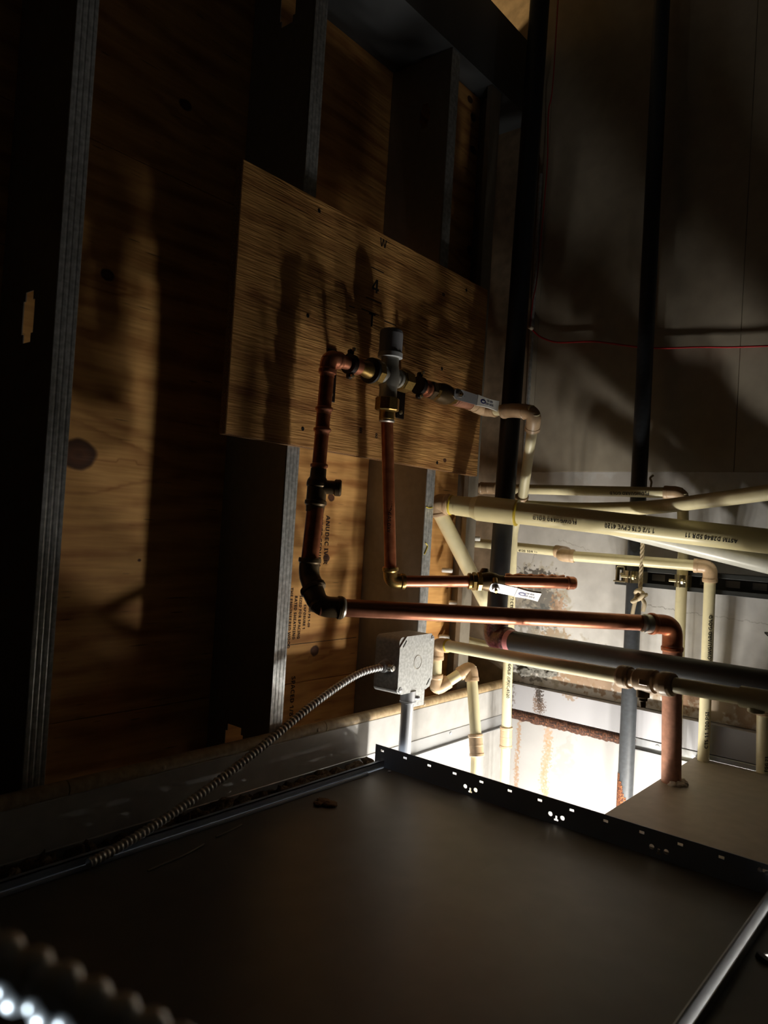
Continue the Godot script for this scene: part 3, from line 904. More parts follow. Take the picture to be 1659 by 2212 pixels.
func build_ball_valves():
	var ax := V(0, 0, -1)
	var o := V(RUN_X, 2.8745, 0.41)
	var t := thing("ball_valve", "upper ball valve with white lever at the right end of the mixing valve run", "valve", o, "ball valves with white levers")
	var b := MB.new()
	b.lathe(o, ax, [[-0.074, 0.0125], [-0.066, 0.0125], [-0.062, 0.0165], [-0.056, 0.0165], [-0.054, 0.0135], [-0.052, 0.0135]], 22)
	obj("end_ring", b, M.copper, t)
	b = MB.new(); b.hex(o, ax, -0.054, -0.040, 0.0195, 0.3); obj("hex_end", b, M.bronze, t)
	b = MB.new(); b.hex(o, ax, -0.041, -0.030, 0.0185, 0.0, 8); obj("hex_end", b, M.brass, t)
	b = MB.new(); b.lathe(o, ax, [[-0.030, 0.0155], [-0.020, 0.0195], [-0.006, 0.0215], [0.008, 0.0205], [0.018, 0.0165], [0.020, 0.0165]], 24, true); obj("body", b, M.bronze, t)
	b = MB.new(); b.hex(o, ax, 0.018, 0.032, 0.0175, 0.2, 8); obj("hex_end", b, M.brass, t)
	lever(t, V(0.256, 2.873, 0.405), V(0.281, 2.866, 0.294), V(0.95, -0.05, 0.25), 0.022)
	# lower valve on the centre drop
	var a := V(0.318, 2.5065, 0.417)
	var d := (V(0.463, 2.514, 0.271) - a).normalized()
	o = a + d * 0.022
	var s := thing("ball_valve", "lower ball valve with white lever, just above the thick level copper pipe", "valve", o, "ball valves with white levers")
	b = MB.new(); b.lathe(o, d, [[-0.026, 0.0128], [-0.025, 0.0158], [-0.020, 0.0158], [-0.018, 0.0135]], 22); obj("end_ring", b, M.brass, s)
	b = MB.new(); b.hex(o, d, -0.018, -0.010, 0.0175, 0.0, 8); obj("hex_end", b, M.brass, s)
	b = MB.new(); b.hex(o, d, -0.009, 0.0005, 0.0188, 0.3, 8); obj("hex_end", b, M.brass, s)
	b = MB.new()
	b.lathe(o, d, [[0.000, 0.0155], [0.008, 0.018], [0.018, 0.019], [0.028, 0.0165], [0.036, 0.013], [0.044, 0.0125]], 22, true)
	b.lathe(o + d * 0.004 + V(-0.004, 0.008, -0.01), V(-0.1, 1, -0.25), [[0, 0.0105], [0.010, 0.0105], [0.016, 0.0075], [0.0165, 0.0]], 16)
	obj("body", b, M.bronze, s)
	lever(s, V(0.372, 2.5005, 0.4105), V(0.4315, 2.4875, 0.3495), V(0.62, -0.62, 0.50), 0.022)
	# capped copper stub beyond the lower valve
	var e := thing("copper_stub", "capped stub of bright copper tube on the right of the lower ball valve", "pipe", V(0.463, 2.514, 0.271))
	var p0 := o + d * 0.040
	straight(e, p0, V(0.458, 2.5138, 0.276), 0.0113, M.copper)
	b = MB.new(); b.lathe(V(0.4525, 2.5135, 0.2815), d, [[0, 0.0118], [0.001, 0.0134], [0.004, 0.0134], [0.006, 0.0126], [0.014, 0.0126], [0.018, 0.0105], [0.0195, 0.0]], 22, true); obj("end_cap", b, M.copper, e)
	b = MB.new()
	var no := noise(120, 1.0, 2)
	var pts := []
	var rad := []
	var f := V(0.438, 2.5175, 0.262)
	var g := V(0.345, 2.5135, 0.330)
	for k in 40:
		var w := k / 39.0
		pts.append(g.lerp(f, w))
		rad.append(0.0098 + 0.0011 * sin(w * 33.0) + 0.0016 * no.get_noise_1d(k * 0.3))
	b.tube(pts, rad, 14)
	obj("wrinkled_sleeve", b, M.copper, e)

# ---------------------------------------------------------------- plastic pipes

func build_pipes():
	# upper run: from the upper ball valve over the drain pipe and down through the opening
	var t := thing("cpvc_pipe", "cream pipe from the upper ball valve, dropping beside the black drain pipe through the opening", "pipe", V(0.25, 2.0, 0.11))
	var b := MB.new(); b.lathe(V(RUN_X, 2.874, 0.378), V(0, 0, -1), [[0, 0.0150], [0.006, 0.0150], [0.007, 0.0165], [0.020, 0.0165], [0.058, 0.0150], [0.062, 0.0150]], 22); obj("transition_sleeve", b, M.brown_copper, t)
	b = MB.new(); b.lathe(V(RUN_X, 2.8725, 0.318), V(0, 0, -1), [[0, 0.0152], [0.024, 0.0152], [0.025, 0.0140], [0.036, 0.0140]], 22); obj("adapter", b, M.cpvc_fit, t)
	var pa := V(RUN_X, 2.8725, 0.31)
	var pb := V(RUN_X + 0.003, 2.866, 0.262)
	var pc := V(0.362, 2.853, 0.290)
	var pd := V(0.281, 2.681, 0.167)
	elbow(t, pa, pb, pc, 0.0142, 0.034, M.cpvc_fit, 1.05)
	straight(t, pb, pc, 0.0112, M.cpvc)
	b = MB.new()
	var ec := V(0.3665, 2.849, 0.289)
	var ed := (pd - ec).normalized()
	b.tube(fillet([pb.lerp(ec, 0.42), pb.lerp(ec, 0.62) + V(0, 0.003, 0), ec, ec + ed * 0.040], 0.024, 10), 0.0150, 20)
	b.lathe(pb.lerp(ec, 0.40), ec - pb, [[0, 0.0140], [0.001, 0.0158], [0.006, 0.0158], [0.008, 0.0148]], 20)
	b.lathe(ec + ed * 0.034, ed, [[0, 0.0148], [0.001, 0.0158], [0.008, 0.0158], [0.009, 0.0140]], 20)
	b.lathe(ec + (pb - ec).normalized() * 0.024, pb - ec, [[0, 0.0148], [0.0015, 0.0156], [0.003, 0.0148]], 20)
	obj("elbow", b, M.cpvc_fit, t)
	straight(t, V(0.3665, 2.849, 0.289), pd, 0.0112, M.cpvc)
	print_on(t, "FLOWGUARD GOLD  CPVC 4120", 0.011, V(0.331, 2.765, 0.2325), (V(0.3665, 2.849, 0.289) - pd).normalized() * -1.0, V(0.62, -0.1, 0.55), M.ink)
	collar(t, V(0.277, 2.6745, 0.1625), V(0.08, 0.2, 0.15), 0.034, 0.0142, M.cpvc_fit)
	var pe := V(0.246, 2.61, 0.142)
	var pf := V(0.2445, 2.141, 0.116)
	b = MB.new(); b.tube(fillet([V(0.277, 2.6745, 0.1625), V(0.2475, 2.612, 0.1415), V(0.244, 2.257, 0.121), V(0.2455, 2.16, 0.1165)], 0.02, 4), 0.0112, 18); obj("tube", b, M.cpvc, t)
	print_on(t, "FLOWGUARD GOLD  CPVC 4120", 0.0095, V(0.2535, 2.30, 0.1315), V(0, -1, 0), V(0.7, 0, 0.7), M.ink)
	print_on(t, "1/2 CTS", 0.0095, V(0.2545, 2.45, 0.1395), V(0, -1, 0), V(0.7, 0, 0.7), M.ink)
	collar(t, V(0.2458, 2.139, 0.1158), V(0.02, -1, -0.03), 0.048, 0.0137, M.cpvc_fit)
	straight(t, V(0.2462, 2.12, 0.1152), V(0.254, 1.55, 0.10), 0.0106, M.cpvc, "lower_tube")
	# wide pipe crossing in front of the drain pipe
	t = thing("cpvc_pipe", "widest cream pipe, crossing before the black drain pipe to the right edge", "pipe", V(0.16, 2.63, 0.292))
	var q0 := V(0.145, 2.6592, 0.296)
	var q1 := V(0.317, 2.647, 0.253)
	var q2 := q1 + (V(0.769, 2.617, 0.123) - q1).normalized() * 0.86
	var qd := (q1 - q0).normalized()
	elbow(t, q1, q0, V(0.150, 2.60, 0.279), 0.0225, 0.026, M.cpvc_fit, 1.05)
	straight(t, q0, q1, 0.0205, M.cpvc_big)
	b = MB.new(); b.lathe(q0 + qd * 0.030, qd, [[0, 0.0205], [0.0005, 0.0222], [0.0025, 0.0222], [0.004, 0.0205]], 24); obj("glue_bead", b, M.cement, t)
	b = MB.new(); b.lathe(q0 + qd * 0.044, qd, [[0, 0.0216], [0.036, 0.0222], [0.048, 0.0262], [0.050, 0.0272], [0.132, 0.0272], [0.134, 0.0262]], 26); obj("reducing_coupling", b, M.cpvc_big, t)
	straight(t, q1 - qd * 0.02, V(0.769, 2.617, 0.123), 0.0232, M.cpvc_big, "wide_tube", 24)
	straight(t, V(0.769, 2.617, 0.123), q2, 0.0232, M.cpvc_big, "wide_tube", 24)
	b = MB.new(); b.lathe(q0 + qd * 0.1775, qd, [[0, 0.0262], [0.0005, 0.0282], [0.003, 0.0282], [0.0045, 0.0235]], 26); obj("glue_bead", b, M.cement, t)
	b = MB.new()
	var wd := (q2 - q1).normalized()
	var toward := (V(1.096, 2.6, 1.62) - V(0.55, 2.63, 0.19)).normalized()
	var side := (V(0.62, -0.30, 0.72) - wd * V(0.62, -0.30, 0.72).dot(wd)).normalized()
	for k in 4:
		print_on(t, ["FLOWGUARD GOLD", "1 1/2 CTS CPVC 4120", "ASTM D2846 SDR 11", "NSF PW  11:08  23"][k], 0.0098, q1 + wd * (0.085 + 0.145 * k) + side * 0.02335, -wd, side, M.ink)
	for e in [[V(0.1658, 2.648, 0.366), V(0.1662, 2.646, 0.356), V(0.1664, 2.648, 0.343)], [V(0.1658, 2.572, 0.360), V(0.1662, 2.566, 0.353), V(0.1660, 2.556, 0.357), V(0.1658, 2.548, 0.362)]]:
		b = MB.new(); b.tube(spline(e, 5), 0.0012, 6); obj("glue_drip", b, M.cement, t)
	# slanting pipe under its left end
	t = thing("cpvc_pipe", "short cream pipe slanting down to the right from the left end of the widest pipe", "pipe", V(0.213, 2.42, 0.15))
	straight(t, V(0.146, 2.645, 0.294), V(0.212, 2.415, 0.150), 0.0165, M.cpvc, "tube", 22)
	# bent pipe rising towards the viewer
	t = thing("cpvc_pipe", "bowed cream pipe rising to the right edge above the widest pipe", "pipe", V(0.55, 2.66, 0.15))
	b = MB.new(); b.tube(spline([V(0.270, 2.665, 0.162), V(0.408, 2.6635, 0.151), V(0.551, 2.671, 0.149), V(0.682, 2.685, 0.197), V(0.795, 2.697, 0.259), V(0.958, 2.716, 0.332), V(1.10, 2.73, 0.37)], 8), 0.0138, 20); obj("tube", b, M.cpvc, t)
	# white pipe below the widest
	t = thing("pvc_pipe", "greyish white pipe slanting down to the right edge just below the widest cream pipe", "pipe", V(0.75, 2.56, 0.07))
	straight(t, V(0.380, 2.651, 0.135), V(1.063, 2.517, -0.005), 0.0215, M.pvc, "tube", 24)
	# pipe along the wall at the top
	t = thing("cpvc_pipe", "cream pipe along the back wall above the others, turning down behind the strut clamp", "pipe", V(0.60, 2.16, 0.045))
	run(t, [V(0.075, 2.710, 0.131), V(0.150, 2.7065, 0.124), V(0.599, 2.7055, 0.086)], 0.0111, M.cpvc, M.cpvc_fit, 0.012, 1.02, 1.0, "joint")
	straight(t, V(0.599, 2.7055, 0.086), V(0.597, 2.60, 0.0525), 0.0113, M.cpvc)
	straight(t, V(0.597, 2.604, 0.0525), V(0.597, 2.484, 0.0525), 0.0111, M.cpvc)
	straight(t, V(0.597, 2.484, 0.0525), V(0.602, 2.0, 0.045), 0.0111, M.cpvc)
	elbow(t, V(0.1, 2.7065, 0.124), V(0.599, 2.7055, 0.086), V(0.597, 2.60, 0.0525), 0.0140, 0.034, M.cpvc_fit, 1.05)
	collar(t, V(0.166, 2.7064, 0.1225), V(1, 0, -0.085), 0.044, 0.0139, M.cpvc_fit)
	print_on(t, "FLOWGUARD GOLD", 0.009, V(0.497, 2.7015, 0.1052), V(-1, 0, 0.085), V(0.2, -0.35, 0.9), M.ink)
	b = MB.new(); b.tube(fillet([V(0.536, 2.717, 0.09), V(0.537, 2.728, 0.088), V(0.531, 2.736, 0.086), V(0.538, 2.742, 0.083)], 0.004, 3), 0.0022, 8); obj("tie_wire", b, M.rope, t)
	# second pipe along the wall with a jog, then down to the side panel
	t = thing("cpvc_pipe", "cream pipe with a jog below the widest one, turning down onto the side panel", "pipe", V(0.652, 2.168, 0.036))
	var e0 := V(0.058, 2.577, 0.089)
	var e1 := V(0.345, 2.5685, 0.066)
	var e2 := V(0.362, 2.5625, 0.126)
	var e3 := V(0.654, 2.561, 0.063)
	straight(t, e0, e1, 0.0111, M.cpvc)
	straight(t, e2, e3, 0.0112, M.cpvc)
	straight(t, e3, V(0.652, 2.168, 0.036), 0.0112, M.cpvc)
	elbow(t, e0, e1, e2, 0.0136, 0.026, M.cpvc_fit, 1.05)
	elbow(t, e1, e2, e3, 0.0140, 0.027, M.cpvc_fit, 1.05)
	elbow(t, e2, e3, V(0.652, 2.168, 0.036), 0.0140, 0.030, M.cpvc_fit, 1.05)
	print_on(t, "CPVC 4120  SDR 11", 0.008, V(0.245, 2.5645, 0.0832), V(1, 0, -0.08), V(0.1, -0.4, 0.9), M.ink)
	print_on(t, "FLOWGUARD GOLD", 0.011, V(0.6603, 2.415, 0.0626), V(0, 1, 0.066), V(0.75, 0, 0.65), M.ink)
	print_on(t, "CTS 11 100 PSI", 0.011, V(0.6597, 2.235, 0.0507), V(0, 1, 0.066), V(0.75, 0, 0.65), M.ink)
	# short pipe behind the junction box into the purple elbow
	t = thing("cpvc_pipe", "short cream pipe from the corner stud to behind the purple elbow", "pipe", V(0.14, 2.33, 0.09))
	straight(t, V(0.050, 2.343, 0.102), V(0.235, 2.324, 0.0715), 0.0112, M.cpvc)
	# lower pipe with the strainer
	t = thing("cpvc_pipe", "cream pipe below the black drain, from beside the grey box to the right edge", "pipe", V(0.246, 2.375, 0.409))
	var l0 := V(0.246, 2.375, 0.409)
	var l1 := V(0.662, 2.397, 0.518)
	var l2 := V(0.872, 2.405, 0.552)
	straight(t, l0, l1, 0.0111, M.cpvc)
	straight(t, V(0.75, 2.402, 0.539), V(1.06, 2.412, 0.578), 0.0111, M.cpvc)
	elbow(t, l1, l0, V(0.246, 2.28, 0.408), 0.0136, 0.030, M.cpvc_fit, 1.05)
	b = MB.new(); b.lathe(V(0.276, 2.3766, 0.417), (l1 - l0), [[0, 0.0112], [0.0004, 0.0128], [0.002, 0.0128], [0.003, 0.0112]], 20); obj("glue_bead", b, M.cement, t)
	b = MB.new(); b.lathe(V(0.838, 2.4046, 0.5475), V(1, 0.03, 0.16), [[0, 0.0112], [0.001, 0.0142], [0.040, 0.0142], [0.041, 0.0128]], 20); b.lathe(V(0.858, 2.392, 0.5495), V(0, -1, 0), [[-0.008, 0.0105], [0.004, 0.0105], [0.005, 0.009]], 18); obj("tee", b, M.cpvc, t)
	t = thing("strainer_valve", "tan strainer with two collars and a drain plug on the lower cream pipe", "valve", V(0.705, 2.38, 0.529))
	var sd := (V(0.75, 2.402, 0.539) - l1).normalized()
	b = MB.new(); b.lathe(l1, sd, [[-0.002, 0.0120], [0.0, 0.0162], [0.004, 0.0172], [0.014, 0.0172], [0.018, 0.0160], [0.019, 0.0130]], 24); obj("collar_ring", b, M.cpvc_fit, t)
	b = MB.new(); b.lathe(l1, sd, [[0.018, 0.0130], [0.026, 0.0128], [0.031, 0.0165], [0.054, 0.0176], [0.060, 0.0168], [0.062, 0.0132], [0.070, 0.0132]], 24); b.box(l1 + sd * 0.036 + V(0.004, -0.004, 0.0135), l1 + sd * 0.050 + V(0.004, 0.004, 0.0185), 0.001); obj("body", b, M.cpvc_fit, t)
	b = MB.new(); b.lathe(l1, sd, [[0.068, 0.0130], [0.069, 0.0166], [0.074, 0.0174], [0.084, 0.0174], [0.088, 0.0160], [0.090, 0.0120]], 24); obj("collar_ring", b, M.cpvc_fit, t)
	b = MB.new(); b.lathe(l1 + sd * 0.040 + V(0, -0.013, 0), V(0.04, -1, 0), [[0, 0.0095], [0.012, 0.0095], [0.013, 0.0065], [0.017, 0.0065], [0.018, 0.0045], [0.027, 0.0040], [0.028, 0.0]], 16); obj("drain_plug", b, M.bronze, t)
	# S-bend beside the junction box, down through the opening
	t = thing("cpvc_pipe", "cream pipe with an S-bend beside the grey box, dropping through the lit opening", "pipe", V(0.32, 2.1, 0.36))
	var s0 := V(0.246, 2.284, 0.406)
	var s1 := V(0.289, 2.331, 0.349)
	var s2 := V(0.321, 2.194, 0.365)
	straight(t, l0 + V(0, -0.02, 0), s0, 0.0108, M.cpvc)
	straight(t, s0, s1, 0.0110, M.cpvc)
	elbow(t, l0, s0, s1, 0.0134, 0.030, M.cpvc_fit, 1.05)
	elbow(t, s0, s1, s2, 0.0134, 0.028, M.cpvc_fit, 1.05)
	straight(t, s1, s2, 0.0110, M.cpvc)
	collar(t, V(0.3222, 2.185, 0.366), (s2 - s1).normalized(), 0.042, 0.0136, M.cpvc_fit)
	straight(t, s2, V(0.335, 1.55, 0.36), 0.0092, M.cpvc, "lower_tube")
	# foot pipe at the right edge
	t = thing("cpvc_pipe", "short cream pipe standing on the side panel at the right edge, under the tee", "pipe", V(0.7585, 2.171, 0.0185))
	straight(t, V(0.7545, 2.31, 0.026), V(0.7585, 2.171, 0.0205), 0.0125, M.cpvc)
	collar(t, V(0.755, 2.292, 0.0255), V(0, 1, 0), 0.022, 0.0150, M.cpvc_fit)
	print_on(t, "FGG 23", 0.009, V(0.766, 2.19, 0.031), V(0, 1, 0), V(0.6, 0, 0.75), M.ink)
	# white bushings where pipes and clips meet the corner stud
	var spots := [[0.105, 2.7125, 0.136, "white plastic end clip glowing above the widest pipe at the corner stud"], [0.128, 2.587, 0.196, "white clip left of the pipe with the jog, at the corner stud"], [0.150, 2.586, 0.146, "white clip on the right side of the corner stud, above the pipe with the jog"], [0.136, 2.511, 0.232, "white nub poking out left of the slanting cream pipe"], [0.136, 2.4355, 0.195, "white clip just above the thick level copper pipe"], [0.120, 2.3555, 0.205, "white clip just above the short pipe behind the grey box"]]
	for k in spots.size():
		var p = spots[k]
		var w := thing("pipe_bushing", p[3], "bushing", V(p[0], p[1], p[2]), "white bushings at the corner stud")
		b = MB.new()
		b.lathe(V(p[0], p[1], p[2]), V(0.8, 0.0, -0.6), [[-0.013, 0.0], [-0.0125, 0.0042], [-0.010, 0.0055], [0.010, 0.0055], [0.0125, 0.0045], [0.013, 0.0]], 14, true)
		obj("sleeve", b, M.white_vinyl, w)

func build_metal_pipes():
	# black drain pipe with purple elbow
	var t := thing("drain_pipe", "black drain pipe coming down the corner and turning right at a purple elbow", "pipe", V(0.27, 2.375, 0.226))
	var p0 := V(0.263, 4.195, 0.175)
	var p1 := V(0.266, 2.374, 0.224)
	var p2 := V(0.839, 2.400, 0.397)
	var p3 := V(1.25, 2.419, 0.521)
	straight(t, p0, V(0.266, 2.40, 0.2235), 0.0218, M.abs, "tube", 24)
	straight(t, V(0.30, 2.3755, 0.2343), p3, 0.0228, M.abs, "tube", 24)
	elbow(t, p0, p1, p2, 0.0262, 0.040, M.primer, 1.08)
	var d := (p2 - p1).normalized()
	var b := MB.new(); b.lathe(p1 + d * 0.0395, d, [[-0.004, 0.0275], [-0.002, 0.0292], [0.003, 0.0292], [0.006, 0.0265], [0.014, 0.0232]], 24); obj("elbow_rim", b, M.primer, t)
	b = MB.new(); b.lathe(p1 + d * 0.0445, d, [[0, 0.0262], [0.003, 0.0255], [0.016, 0.0234]], 24); obj("primer_smear", b, M.pink, t)
	# iron pipe on the back wall
	t = thing("iron_pipe", "dark iron pipe against the back wall, clamped to the strut, rusty at its foot", "pipe", V(0.508, 1.9, 0.06))
	straight(t, V(0.490, 4.195, 0.060), V(0.5005, 2.56, 0.060), 0.0168, M.iron, "upper_tube", 22)
	straight(t, V(0.5005, 2.56, 0.060), V(0.512, 1.5, 0.060), 0.0162, M.iron, "lower_tube", 22)
	b = MB.new()
	var no := noise(130, 1.0, 3)
	var rows := 26
	for j in rows:
		for i in 10:
			var y0 := 2.112 - 0.2 * j / rows
			var y1 := 2.112 - 0.2 * (j + 1) / rows
			var lim := 1.75 + 0.35 * no.get_noise_1d(j * 0.9) - maxf(0.0, 0.8 - j * 0.13)
			var a0 := 3.0 - lim * i / 10.0
			var a1 := 3.0 - lim * (i + 1) / 10.0
			var q := []
			for e in [[y0, a0], [y0, a1], [y1, a1], [y1, a0]]:
				q.append(V(0.5055 + (2.1 - e[0]) * 0.0108 + cos(e[1]) * 0.0170, e[0], 0.060 + sin(e[1]) * 0.0170))
			var am := (a0 + a1) * 0.5
			b.poly(q, V(cos(am), 0, sin(am)))
	tag(obj("rust_scale", b, M.rust, t), "orange rust scale", "")
	# strut with slots
	t = thing("strut_channel", "slotted steel strut fixed level across the back wall", "strut", V(0.8, 2.525, 0.0))
	var base := CSGBox3D.new()
	base.name = "slotted_back"
	base.size = V(0.80, 0.040, 0.003)
	base.position = V(0.85, 2.527, 0.003) - t.position
	base.material = M.strut
	for k in 16:
		var s := CSGBox3D.new()
		s.name = "slot"
		s.operation = CSGShape3D.OPERATION_SUBTRACTION
		s.size = V(0.028, 0.014, 0.02)
		s.position = V(-0.368 + 0.05 * k, 0, 0)
		base.add_child(s, true)
	t.add_child(base)
	b = MB.new()
	b.box(V(0.45, 2.5455, 0.002), V(1.25, 2.548, 0.041), 0.0006); b.box(V(0.45, 2.5385, 0.0385), V(1.25, 2.547, 0.041), 0.0006); obj("upper_flange", b, M.strut, t)
	b = MB.new()
	b.box(V(0.45, 2.506, 0.002), V(1.25, 2.5085, 0.041), 0.0006); b.box(V(0.45, 2.507, 0.0385), V(1.25, 2.5155, 0.041), 0.0006); obj("lower_flange", b, M.strut, t)
	for s in [[0.5008, 0.060, 0.0176, "strut clamp round the dark iron pipe at the left end of the strut"], [0.5968, 0.0525, 0.0122, "small strut clamp round the cream pipe right of the iron pipe"]]:
		var h := thing("strut_clamp", s[3], "clamp", V(s[0], 2.527, s[1]), "clamps on the strut")
		for sg in [-1.0, 1.0]:
			b = MB.new()
			var q := []
			for k in 12:
				var w := -0.2 + 1.75 * k / 11.0
				q.append(V(s[0] + sg * (sin(w) * (s[2] + 0.0012) if w > 0 else -0.0), 2.527, s[1] + cos(w) * (s[2] + 0.0012)))
			q = []
			q.append(V(s[0] + sg * 0.003, 2.527, s[1] + s[2] + 0.012))
			q.append(V(s[0] + sg * 0.003, 2.527, s[1] + s[2] + 0.002))
			for k in 8:
				var w := 0.25 + 1.3 * k / 7.0
				q.append(V(s[0] + sg * sin(w) * (s[2] + 0.0012), 2.527, s[1] + cos(w) * (s[2] + 0.0012)))
			q.append(V(s[0] + sg * (s[2] + 0.0012), 2.527, 0.036))
			for k in q.size() - 1:
				var a: Vector3 = q[k]
				var c: Vector3 = q[k + 1]
				var dir := (c - a)
				b.box(V(-0.0009, -0.0125, 0), V(0.0009, 0.0125, dir.length() + 0.0006), 0.0, Transform3D(Basis(Vector3.UP.cross(dir.normalized()), Vector3.UP, dir.normalized()), a))
			obj("strap", b, M.clamp, h)
		b = MB.new(); b.tube([V(s[0] - 0.019, 2.527, s[1] + s[2] + 0.0075), V(s[0] + 0.014, 2.527, s[1] + s[2] + 0.0075)], 0.003, 10); b.hex(V(s[0] + 0.005, 2.527, s[1] + s[2] + 0.0075), V(1, 0, 0), 0, 0.005, 0.006); obj("bolt", b, M.clamp, h)
	var nut := thing("channel_bracket", "small square bracket on the left end of the strut", "bracket", V(0.4685, 2.53, 0.04))
	b = MB.new(); b.box(V(0.458, 2.515, 0.0415), V(0.461, 2.548, 0.058), 0.0005); b.box(V(0.458, 2.545, 0.0415), V(0.478, 2.548, 0.058), 0.0005); b.box(V(0.475, 2.515, 0.0415), V(0.478, 2.548, 0.058), 0.0005); b.box(V(0.455, 2.513, 0.0415), V(0.482, 2.516, 0.062), 0.0005); obj("frame", b, M.clamp, nut)
	b = MB.new(); b.tube([V(0.466, 2.53, 0.05), V(0.484, 2.53, 0.052)], 0.003, 8); obj("bolt", b, M.clamp, nut)

func build_rope_and_wire():
	var t := thing("rope", "frayed tan rope with a knot hanging in front of the dark iron pipe", "rope", V(0.529, 2.50, 0.1))
	var b := MB.new()
	var o := MB.new()
	for s in 3:
		var pts := []
		for k in 60:
			var y := 2.640 - 0.135 * k / 59.0
			var w := k * 0.5 + s * TAU / 3
			pts.append(V(0.5285 + cos(w) * 0.0022, y, 0.098 + sin(w) * 0.0022))
		o.tube(pts, 0.0024, 6)
	obj("strand", o, M.rope, t)
	o = MB.new()
	for s in 3:
		var pts := []
		for k in 40:
			var w := TAU * k / 39.0
			pts.append(V(0.529 + (0.0075 + 0.002 * s) * cos(w), 2.494 + 0.008 * sin(w + s * 0.7) - 0.004 * s, 0.102 + 0.007 * sin(w * 1.0 + s * 2.1)))
		o.tube(pts, 0.0042, 8)
	obj("knot", o, M.rope, t)
	for e in [[V(0.524, 2.490, 0.102), V(0.519, 2.468, 0.102), V(0.514, 2.436, 0.100)], [V(0.533, 2.488, 0.102), V(0.541, 2.476, 0.103), V(0.538, 2.460, 0.102)]]:
		o = MB.new(); o.tube(spline(e, 6), 0.0042, 8); obj("loose_end", o, M.rope, t)
	var w := thing("red_wire", "thin red wire hung across the back wall from a pale connector", "wire", V(0.46, 3.03, 0.02))
	o = MB.new(); o.tube(spline([V(0.196, 3.107, 0.016), V(0.219, 3.086, 0.0115), V(0.264, 3.068, 0.0115), V(0.330, 3.062, 0.0115), V(0.369, 3.057, 0.0115), V(0.462, 3.035, 0.0115), V(0.52, 3.026, 0.0115), V(0.587, 3.021, 0.0115), V(0.66, 3.013, 0.0115), V(0.729, 3.008, 0.0115), V(0.9, 2.995, 0.0115)], 6), 0.0022, 8); obj("level_strand", o, M.red, w)
	o = MB.new(); o.tube(spline([V(0.196, 3.107, 0.026), V(0.195, 3.176, 0.018), V(0.202, 3.232, 0.016), V(0.207, 3.380, 0.014), V(0.211, 3.516, 0.014), V(0.206, 3.645, 0.014), V(0.213, 3.734, 0.012), V(0.214, 4.19, 0.012)], 5), 0.0014, 8); obj("upright_strand", o, M.red, w)
	o = MB.new(); o.lathe(V(0.191, 3.110, 0.024), V(0.9, -0.3, 0.3), [[0, 0.0], [0.0005, 0.0032], [0.010, 0.005], [0.013, 0.0055], [0.0135, 0.0]], 12, true); obj("wire_connector", o, M.putty, w)
	var m := thing("marker_arrow", "black arrow tip drawn on the back wall at the right edge", "mark", V(0.747, 2.435, 0.0))
	o = MB.new(); o.box(V(0.744, 2.4365, -0.0002), V(0.762, 2.4385, 0.0004), 0.0, Transform3D(Basis(V(0, 0, 1), -0.7), V(0.744, 2.4365, 0)) * Transform3D(Basis(), -V(0.744, 2.4365, 0))); o.box(V(0.744, 2.4365, -0.0002), V(0.765, 2.4388, 0.0004)); obj("stroke", o, M.ink, m)

# ---------------------------------------------------------------- electrical

func ribbed(b: MB, path: Array, r: float, pitch: float, depth: float, seg := 14):
	var cur := Curve3D.new()
	for p in path: cur.add_point(p)
	var len := cur.get_baked_length()
	var n := int(len / pitch * 6)
	var pts := []
	var rad := []
	for k in n + 1:
		pts.append(cur.sample_baked(len * k / n, true))
		rad.append(r - depth * pow(0.5 + 0.5 * cos(TAU * k / 6.0), 2.0))
	b.tube(pts, rad, seg)

